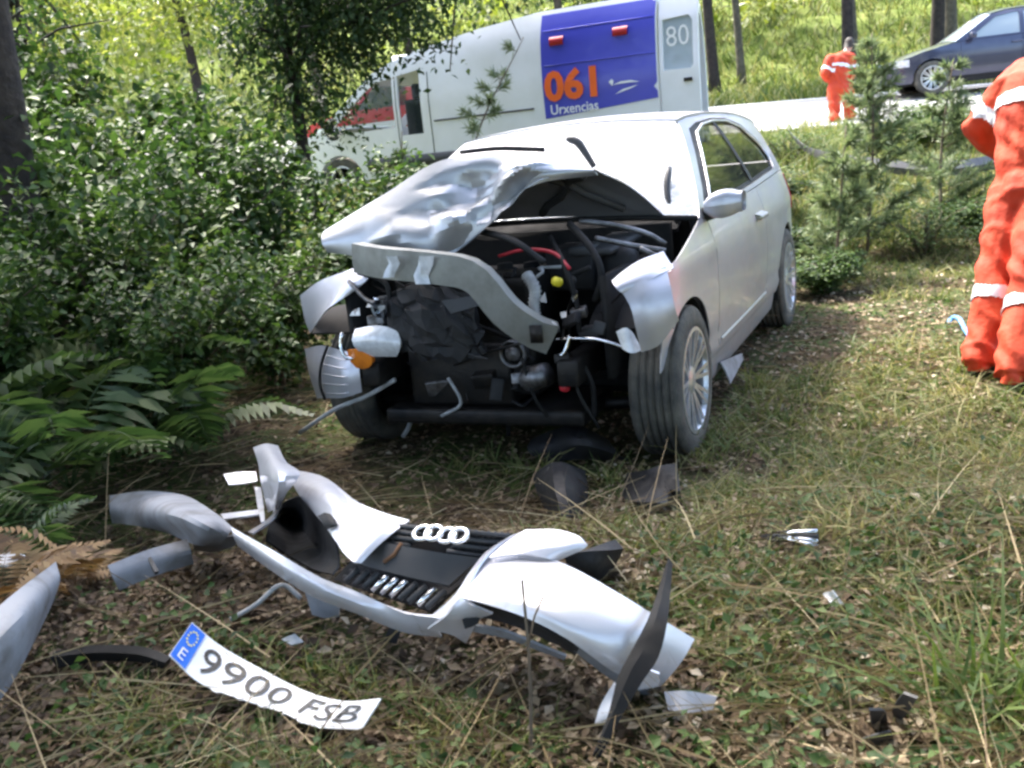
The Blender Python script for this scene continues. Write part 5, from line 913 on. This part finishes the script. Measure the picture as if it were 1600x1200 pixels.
# verge grass towards the road
n = 60000; y = RNG.uniform(8.5, 17.5, n); x = RNG.uniform(-.62, .66, n) * (y + 2); t_ = (x - RA[0]) * RN[0] + (y - RA[1]) * RN[1]; k = t_ < -.15; x, y = x[k], y[k]; n = len(x); P = np.stack([x, y, gz(x, y)], 1); D = RNG.normal(size=(n, 3)) * .4; D[:, 2] = 1; V, Fq = blades(P, D, RNG.uniform(.1, .38, n) * (.7 + .5 * np.clip(nfield(x, y, .8, 4), 0, 1)), RNG.uniform(.008, .016, n), RNG.uniform(.1, .8, n), seg=2); stuff('verge_grass', V, Fq, 'grass_blade', np.repeat(np.clip(RNG.beta(2, 2.5, n), 0, 1), 6), 'taller rough grass on the verge before the road', 'grass')
n = 70000; y = RNG.uniform(20, 46, n); x = RNG.uniform(-.75, .8, n) * y; t_ = (x - RA[0]) * RN[0] + (y - RA[1]) * RN[1]; k = t_ > 7.6; x, y = x[k], y[k]; n = len(x); P = np.stack([x, y, gz(x, y)], 1); D = RNG.normal(size=(n, 3)) * .45; D[:, 2] = 1; V, Fq = blades(P, D, RNG.uniform(.2, .6, n), RNG.uniform(.03, .06, n), RNG.uniform(.1, .8, n), seg=2); stuff('bank_grass', V, Fq, 'grass_blade', np.repeat(np.clip(RNG.beta(2, 3, n), 0, 1), 6), 'sunlit long grass on the bank across the road', 'grass')
# ---- shrubs
def shrub_mesh(seed, n, rx, ry, h, size, mat, twigs=14):
    r_ = np.random.default_rng(seed); m = MB(); tips = []
    for k in range(twigs):
        a = r_.uniform(0, 6.28); e = np.array([math.cos(a) * rx * r_.uniform(.2, .95), math.sin(a) * ry * r_.uniform(.2, .95), h * r_.uniform(.45, 1.0)]); mid = e * np.array([.35, .35, .65]) + r_.normal(size=3) * .05; P = crv([(e[0] * .1, e[1] * .1, -.05), mid, e], 7); m.tube(P, [.011 * (1 - i / 8) + .002 for i in range(7)], 5); tips += [p for p in P[2:]] * 2 + [e] * 3
    tips = np.array(tips); c = tips[r_.integers(0, len(tips), n // 12)] + r_.normal(size=(n // 12, 3)) * np.array([rx, ry, h]) * .10; P = np.repeat(c, 12, 0) + r_.normal(size=(len(c) * 12, 3)) * .075 * (h ** .5); P[:, 2] = np.abs(P[:, 2]); D = r_.normal(size=P.shape); D[:, 2] = D[:, 2] * .5 - .1; V, Fq = leaves(P, D, r_.uniform(.5, 1.2, len(P)) * size, .62, .2, r_, .9)
    base = np.repeat(r_.beta(1.8, 2.4, len(c)), 12); return np_mesh('foliage', V, Fq, mat, np.repeat(np.clip(base + r_.normal(size=len(P)) * .12, 0, 1), 4)), raw_mesh('stem', m.v, m.f, 'twig')
SHM = [shrub_mesh(50 + k, 4600, .75, .75, 1.0, .08, 'bramble') for k in range(3)] + [shrub_mesh(60, 4200, .8, .8, 1.0, .045, 'ivy', 18)]
def shrub(name, label, x, y, h, w, k, rz, group):
    t = T(name, label, 'shrub', (x, y, float(gz(x, y))), rz, group); t.o.scale = (w, w, h); link('foliage', SHM[k][0], t.o); link('stem', SHM[k][1], t.o); return t
GB = 'bramble thicket left of the wrecked car'
for i, (x, y, h, w) in enumerate([(-1.75, 5.15, .75, .7), (-2.55, 4.9, .9, .8), (-1.45, 6.1, .95, .8), (-2.35, 6.1, 1.15, .95), (-3.3, 5.6, 1.15, 1.0), (-1.0, 7.2, .95, .85), (-2.0, 7.4, 1.35, 1.1), (-3.2, 7.1, 1.5, 1.2), (-4.4, 6.9, 1.5, 1.25), (-.95, 8.6, 1.0, .95), (-2.3, 8.9, 1.45, 1.2), (-3.8, 8.8, 1.7, 1.3), (-5.4, 8.4, 1.9, 1.4), (-.1, 9.3, .7, .9), (-3.0, 10.3, 1.6, 1.4), (-4.8, 10.6, 2.0, 1.6), (-6.6, 10.4, 2.2, 1.6)]):
    shrub('bramble_shrub', {0: 'dark bramble bush growing against the crushed right fender of the wreck', 1: 'dark bramble bush rising right behind the bracken ferns', 2: 'dark bramble bush beside the buckled bonnet', 4: 'dark bramble bush at the foot of the thick dark trunk', 9: 'low bramble bush just below the ambulance cab'}.get(i, 'dense dark green bramble bush deep in the thicket beside the wrecked car'), x, y, h, w, i % 3, i * 1.7, GB)
GS = 'low scrub between the car and the road'
for i, (x, y, h, w) in enumerate([(2.6, 8.4, .28, .7), (3.5, 8.2, .36, .75), (4.4, 8.6, .34, .8), (5.3, 8.8, .4, .9), (2.5, 9.8, .4, .8), (3.6, 12.2, .4, .9), (5.4, 12.4, .5, 1.0), (6.6, 12.2, .5, 1.0), (2.4, 7.4, .3, .55), (4.1, 7.6, .36, .6), (5.0, 7.8, .42, .7)]):
    shrub('scrub_bush', 'small leafy bush beside the rear wheel of the wreck' if i == 8 else 'low leafy green scrub bush around the bent grey panel', x, y, h, w, 3 if i % 2 else i % 3, i * 2.3, GS)
# ---- ferns
def frond_mesh(seed, L, mat):
    r_ = np.random.default_rng(seed); rach = crv([(0, 0, 0), (L * .3, 0, L * .30), (L * .65, .02, L * .36), (L, .05, L * .20)], 22); V = []; Fq = []; tn = []
    for i, p in enumerate(rach[:-1]):
        d = rach[i + 1] - p; t = i / 21; ln = L * .30 * math.sin(math.pi * min(1, .18 + t * .80)) ** .9
        if i < 3: continue
        for s_ in (-1, 1):
            out = np.array([.35, s_, -.12 + .1 * r_.normal()]); out /= np.linalg.norm(out); b = len(V); w_ = L * .030
            V += [p - d * .1, p + out * ln * .5 + np.array([w_, 0, .012]), p + out * ln + np.array([0, 0, -.03 * ln / .2]), p + out * ln * .5 + np.array([-w_, 0, -.004])]; Fq += [(b, b + 1, b + 2, b + 3)]; tn += [r_.random()] * 4
    n0 = len(V); V2 = np.array(V); q = MB().tube(rach, [.005 * (1 - i / 26) for i in range(22)], 4); me = raw_mesh('frond', list(map(tuple, V2)) + q.v, Fq + [tuple(i + n0 for i in f) for f in q.f], mat, True, tn + [.3] * len(q.v)); return me
FM = [frond_mesh(k, 1.0, 'fern_green') for k in range(3)]; FD = [frond_mesh(9 + k, 1.0, 'fern_dry') for k in range(2)]
def fern(label, x, y, L, nf, meshes, rz, group=None, up_=1.0, name='fern'):
    t = T(name, label, 'fern', (x, y, float(gz(x, y)) - .01), rz, group); r_ = random.Random(int(x * 100 + y * 37))
    for k in range(nf):
        o = link('frond', meshes[k % len(meshes)], t.o); s_ = L * r_.uniform(.7, 1.1); o.scale = (s_, s_, s_ * up_ * r_.uniform(.7, 1.5)); o.rotation_euler = (r_.uniform(-.15, .15), r_.uniform(-.45, .1), 2 * math.pi * k / nf + r_.uniform(-.25, .25)); o.location.z = .1 * L
    return t
GF = 'green bracken ferns on the left'
for i, (x, y, L, nf) in enumerate([(-1.95, 4.15, .75, 9), (-2.5, 4.3, .85, 9), (-1.6, 4.6, .6, 8), (-2.2, 3.75, .6, 8), (-2.9, 5.0, .95, 9), (-1.75, 3.3, .45, 7), (-2.05, 5.0, .8, 8), (-3.4, 6.3, 1.0, 8)]):
    fern('green bracken fern with arching fronds left of the wreckage', x, y, L, nf, FM, i * .9, GF)
d1 = GG(40, 985); fern('dry orange bracken fern around the grey trim panel', d1[0] - .12, d1[1] + .12, .32, 8, FD, .3, None, .7, 'dry_fern'); d2 = GG(95, 930); fern('small dry brown fern beside the silver trim strip', d2[0], d2[1] + .1, .3, 7, FD, 1.2, None, .6, 'dry_fern')
# ---- trees
def tree(name, label, x, y, h, r0, crown, mat, seed, nclump, leaf, group=None, lean=(0, 0), limbs=7, bark='bark', per=40, spread=.32, limb_from=.35, cat='tree'):
    """crown: list of ellipsoids (dx,dy,z,rx,ry,rz)"""
    r_ = np.random.default_rng(seed); t = T(name, label, cat, (x, y, float(gz(x, y)) - .05), 0, group); m = MB()
    tp = crv([(0, 0, 0), (lean[0] * .3 + r_.normal() * .04 * h / 6, lean[1] * .3 + r_.normal() * .04 * h / 6, h * .33), (lean[0] * .65 + r_.normal() * .05 * h / 6, lean[1] * .65, h * .66), (lean[0], lean[1], h)], 14); m.tube(tp, [r0 * (1.25 if i == 0 else 1) * (1 - .75 * i / 13) for i in range(14)], 10); t.part('trunk', m.v, m.f, bark, local=True)
    cl = []
    for e in crown:
        k = max(1, int(nclump * e[3] * e[4] * e[5] / sum(c[3] * c[4] * c[5] for c in crown))); d = unit(r_.normal(size=(k, 3))) * (r_.random((k, 1)) ** .45); cl.append(np.array(e[:3]) + d * np.array(e[3:6]))
    cl = np.concatenate(cl); b = MB()
    for k in range(limbs):
        c = cl[r_.integers(len(cl))]; i0 = int(13 * r_.uniform(limb_from, .9)); p0 = tp[i0]; mid = p0 * .5 + c * .5 + np.array([0, 0, .08 * h * r_.random()]); b.tube(crv([p0, mid, c], 8), [r0 * .38 * (1 - i / 9) + .006 for i in range(8)], 6)
    for k in range(limbs * 3): c = cl[r_.integers(len(cl))]; c2 = c + r_.normal(size=3) * .6; b.tube([c, (c + c2) / 2 + (0, 0, .1), c2], [.02, .012, .006], 4)
    t.part('limbs', b.v, b.f, bark, local=True)
    P = np.repeat(cl, per, 0) + r_.normal(size=(len(cl) * per, 3)) * spread; D = r_.normal(size=P.shape); D[:, 2] -= .3; V, Fq = leaves(P, D, r_.uniform(.6, 1.25, len(P)) * leaf, .55, .15, r_, .8); base = np.repeat(r_.beta(1.8, 2.2, len(cl)), per)
    link('crown', np_mesh('crown', V, Fq, mat, np.repeat(np.clip(base + r_.normal(size=len(P)) * .12, 0, 1), 4)), t.o); return t
tl = W(6, 330, 6.4)
tree('oak_tree', 'dark thick trunk rising behind ferns at the thicket edge', tl[0], tl[1], 8.5, .17, [(-.6, .6, 6.8, 3.0, 2.6, 1.6), (.0, -.3, 6.6, 1.9, 1.6, 1.3), (1.8, .6, 7.4, 1.8, 2.0, 1.1)], 'tree_dark', 1, 330, .16, lean=(.5, 0), per=40, spread=.4)
tq = W(455, 110, 10.8); tg_ = float(gz(tq[0], tq[1])) - .05; wz = lambda px, py, d=10.8: tuple(W(px, py, d) - np.array([tq[0], tq[1], tg_]))
tree('small_tree', 'dense dark leafy tree hanging over the ambulance roof', tq[0], tq[1], 4.4, .08, [(*wz(470, 120), .75, .7, .85), (*wz(560, 25), .85, .7, .55), (*wz(640, 30), .62, .5, .36), (*wz(440, 20), .8, .7, .7), (*wz(600, -120), 1.6, 1.2, .8)], 'tree_dark', 2, 430, .085, per=42, spread=.15)
tree('small_tree', 'slender dark tree with thin bare branches left of the leafy one', -5.0, 11.6, 5.0, .07, [(-.4, 0, 2.2, 1.3, 1.1, 1.0), (1.2, -.2, 4.3, 1.6, 1.0, .7)], 'tree_dark', 3, 130, .085, per=40, spread=.25, limbs=12)
tree('small_tree', 'spreading dark tree at the far left behind the brambles', -8.0, 12.5, 6.0, .10, [(0, 0, 3.4, 2.2, 1.8, 1.9)], 'tree_dark', 4, 150, .10, per=40, spread=.3)
GT = 'trees across the road'
spec = [(6.2, 27.5, 9, .16, 'tree_dark'), (7.3, 29, 9, .12, 'tree_light'), (9.4, 26.5, 9, .17, 'tree_dark'), (10.3, 28.5, 9, .13, 'tree_light'), (12.3, 28, 9, .2, 'tree_dark'), (13.6, 30, 9, .2, 'tree_dark'), (15.5, 28, 9, .22, 'tree_dark'), (2.2, 28, 8.5, .15, 'tree_dark'), (-1.6, 28.5, 8, .16, 'tree_dark'), (-4.6, 30, 8, .16, 'tree_dark'), (-7.2, 27, 8.5, .15, 'tree_light'), (-11, 28, 9, .2, 'tree_light'), (-14.5, 26, 9, .18, 'tree_dark')]
for i, (x, y, h, r_, m_) in enumerate(spec):
    hi = 5.8 if x > 5 else 3.2
    tree('roadside_tree', {0: 'dark bare trunk standing just behind the ambulance rear door', 2: 'dark bare trunk standing directly behind the distant rescuer', 4: 'thick dark trunk behind the bonnet of the navy car'}.get(i) or {'tree_dark': 'tall dark-leaved tree with bare trunk on the bank across the road', 'tree_light': 'tall sunlit yellow-green tree on the bank across the road'}[m_], x, y, h, r_, [(0, 0, hi + 1.6, 2.6, 2.2, 2.0), (.8, -.4, hi + .2, 1.6, 1.4, .8)], m_, 20 + i, 110, .20, GT + (' dark' if m_ == 'tree_dark' else ' light'), (random.uniform(-.6, .6), 0), 8, 'bark_grey' if i % 2 else 'bark', 30, .5, .5)
# far wood on the hillside: one mass
n = 2600; y = RNG.uniform(32, 62, n); x = RNG.uniform(-.8, .85, n) * y; k = nfield(x, y, .35, 77) > -.35; x, y = x[k], y[k]; n = len(x); hh = RNG.uniform(.4, 3.6, n); c = np.stack([x, y, gz(x, y) + hh], 1); P = np.repeat(c, 26, 0) + RNG.normal(size=(n * 26, 3)) * .6; D = RNG.normal(size=P.shape); V, Fq = leaves(P, D, RNG.uniform(.18, .42, len(P)), .6, .15); tb = np.repeat(np.clip(.45 + .3 * nfield(x, y, .5, 8) + RNG.normal(size=n) * .15, 0, 1), 26)
stuff('far_wood', V, Fq, 'tree_light', np.repeat(tb, 4), 'hazy yellow-green wood covering the hillside beyond the road', 'wood')
# ---- pine saplings
def sapling(label, base, top, n, spread, seed, curve=(0, 0, 0), low=.1, group=None):
    r_ = np.random.default_rng(seed); base = np.asarray(base); top = np.asarray(top); t = T('pine_sapling', label, 'sapling', tuple(base), 0, group); st = crv([base, (base + top) / 2 + np.array(curve), top], 16); q = MB().tube(st, [.014 * (1 - i / 18) + .002 for i in range(16)], 6); t.part('stem', q.v, q.f, 'twig'); PP = []; DD = []; b = MB()
    for i in range(n):
        f = r_.uniform(low, .97); p = st[int(f * 15)]; a = r_.uniform(0, 6.28); L = spread * (1.05 - f) * r_.uniform(.6, 1.1) + .04; d = np.array([math.cos(a), math.sin(a), .55]); e = p + d * L; b.tube([p, p + d * L * .5 - (0, 0, .01), e], [.004, .003, .002], 4)
        for k in range(int(50 + L * 160)): s_ = r_.uniform(.25, 1.05); PP.append(p + d * L * s_); v = d * .8 + r_.normal(size=3) * .55; DD.append(v)
    t.part('branches', b.v, b.f, 'twig')['kind'] = 'stuff'; PP = np.array(PP); V, Fq = leaves(PP, np.array(DD), r_.uniform(.07, .12, len(PP)), .12, .05, r_); V = V - base; link('needles', np_mesh('needles', V, Fq, 'needle', np.repeat(r_.random(len(PP)), 4)), t.o); return t
def gb(px, d, off=0.0): p = W(px, 300, d); return np.array([p[0], p[1], float(gz(p[0], p[1])) - .03])
b0 = gb(1352, 8.3); sapling('pale green pine sapling growing in front of the distant rescuer', b0, W(1362, 52, 8.3), 80, .44, 1, (.03, 0, 0))
b0 = gb(1470, 9.0); sapling('short pale pine sapling below the navy car', b0, W(1490, 92, 9.0), 50, .45, 2, (-.05, 0, 0))
b0 = gb(1300, 7.6); sapling('tiny pine sapling beside the end of the bent grey panel', b0, W(1322, 196, 7.6), 36, .32, 3)
b0 = gb(716, 9.6); sapling('thin leaning pine sapling against the white ambulance side', b0, W(818, 58, 9.7), 12, .30, 4, (-.18, 0, .05), .55)
b0 = gb(612, 9.3); sapling('little green sapling beneath the ambulance cab door', b0, W(628, 205, 9.3), 18, .26, 5)
# ---- dead stem standing before the bumper, grass tuft at the right
s0 = GG(830, 1196); s1 = s0 + np.array([.02, .05, .34]); q = MB().tube(crv([s0, s0 + np.array([.012, .02, .12]), s0 + np.array([.018, .03, .22]), s1], 12), [.004] * 6 + [.003] * 6, 6); tw = T('dead_stem', 'thin upright dead stem standing in front of the bumper wing', 'stem', tuple(s0)); tw.part('stalk', q.v, q.f, 'twig'); q = MB().tube([s0 + np.array([.018, .03, .22]), s0 + np.array([.035, .045, .27]), s0 + np.array([.055, .06, .30])], .002, 5); tw.part('side_twig', q.v, q.f, 'twig')
def tuft(label, px, py, L, n, lo, hi, seed):
    g = GG(px, py); r_ = np.random.default_rng(seed); P = r_.normal(size=(n, 3)) * np.array([.05, .05, 0]); D = r_.normal(size=(n, 3)) * .5; D[:, 2] = 1; V, Fq = blades(P, D, r_.uniform(.5, 1.1, n) * L, r_.uniform(.006, .011, n), r_.uniform(.3, 1.0, n), r_, 4); o = link('grass_tuft', np_mesh('grass_tuft', V, Fq, 'grass_blade', np.repeat(r_.uniform(lo, hi, n), 10)), None, g); tag(o, label, 'grass tuft'); return o
tuft('broad green grass tuft beside the broken grille fragment', 1560, 1110, .30, 70, .05, .4, 5); tuft('straw-coloured grass tuft near the black slatted vent', 1310, 850, .16, 40, .6, 1, 6); tuft('yellow grass tuft beside the wheel arch of the wreck', 1190, 610, .22, 40, .4, .8, 7)

# ---- unseen crowns added over the photographer: they are what the bent bonnet mirrors
GC = 'trees added out of view over the photographer'
for i, (x, y, cr_) in enumerate([(-4.2, .2, [(1.8, .6, 6.6, 2.6, 2.4, 1.4), (0, 0, 7.2, 2.6, 2.4, 1.5)]), (4.6, .0, [(-1.6, .8, 6.8, 2.6, 2.4, 1.4), (0, 0, 7.4, 2.4, 2.4, 1.4)]), (.4, -2.6, [(0, 1.4, 6.8, 3.0, 2.4, 1.5), (0, -.6, 7.6, 2.6, 2.2, 1.4)])]):
    tree('added_canopy_tree', 'tall broadleaf tree added out of view to darken what the bonnet mirrors', x, y, 8.4, .17, cr_, 'tree_dark', 140 + i, 230, .19, GC, (0, 0), 9, 'bark', 34, .42)
# ---- the wood goes on behind and beside the photographer: its crowns shade the left and are mirrored in the paint
GW = 'trees of the wood around the photographer'
proto = tree('woodland_tree', 'tall dark woodland tree standing in the wood behind the photographer', -6.2, 2.6, 9.0, .16, [(.6, 0, 6.2, 2.6, 2.4, 2.2), (1.4, .4, 4.6, 1.4, 1.4, .8)], 'tree_dark', 91, 200, .15, GW, (.3, 0), 9, 'bark', 40, .42)
for x, y, s_ in ((-7.5, -1.5, 1.0), (-4.5, -4.5, 1.1), (-1.0, -6.0, 1.0), (2.8, -5.5, 1.15), (6.5, -3.5, 1.0), (-9.5, 5.5, 1.1), (9.5, -1.0, 1.1), (0.8, -9.5, 1.2), (-5.0, -9.0, 1.2), (7.5, -8.5, 1.2)):
    c = proto.o.copy(); COL.objects.link(c); c.location = (x, y, float(gz(x, y)) - .05); c.scale = (s_,) * 3; c.rotation_euler = (0, 0, x * 1.3 + y)
    for ch in proto.o.children: d_ = ch.copy(); COL.objects.link(d_); d_.parent = c
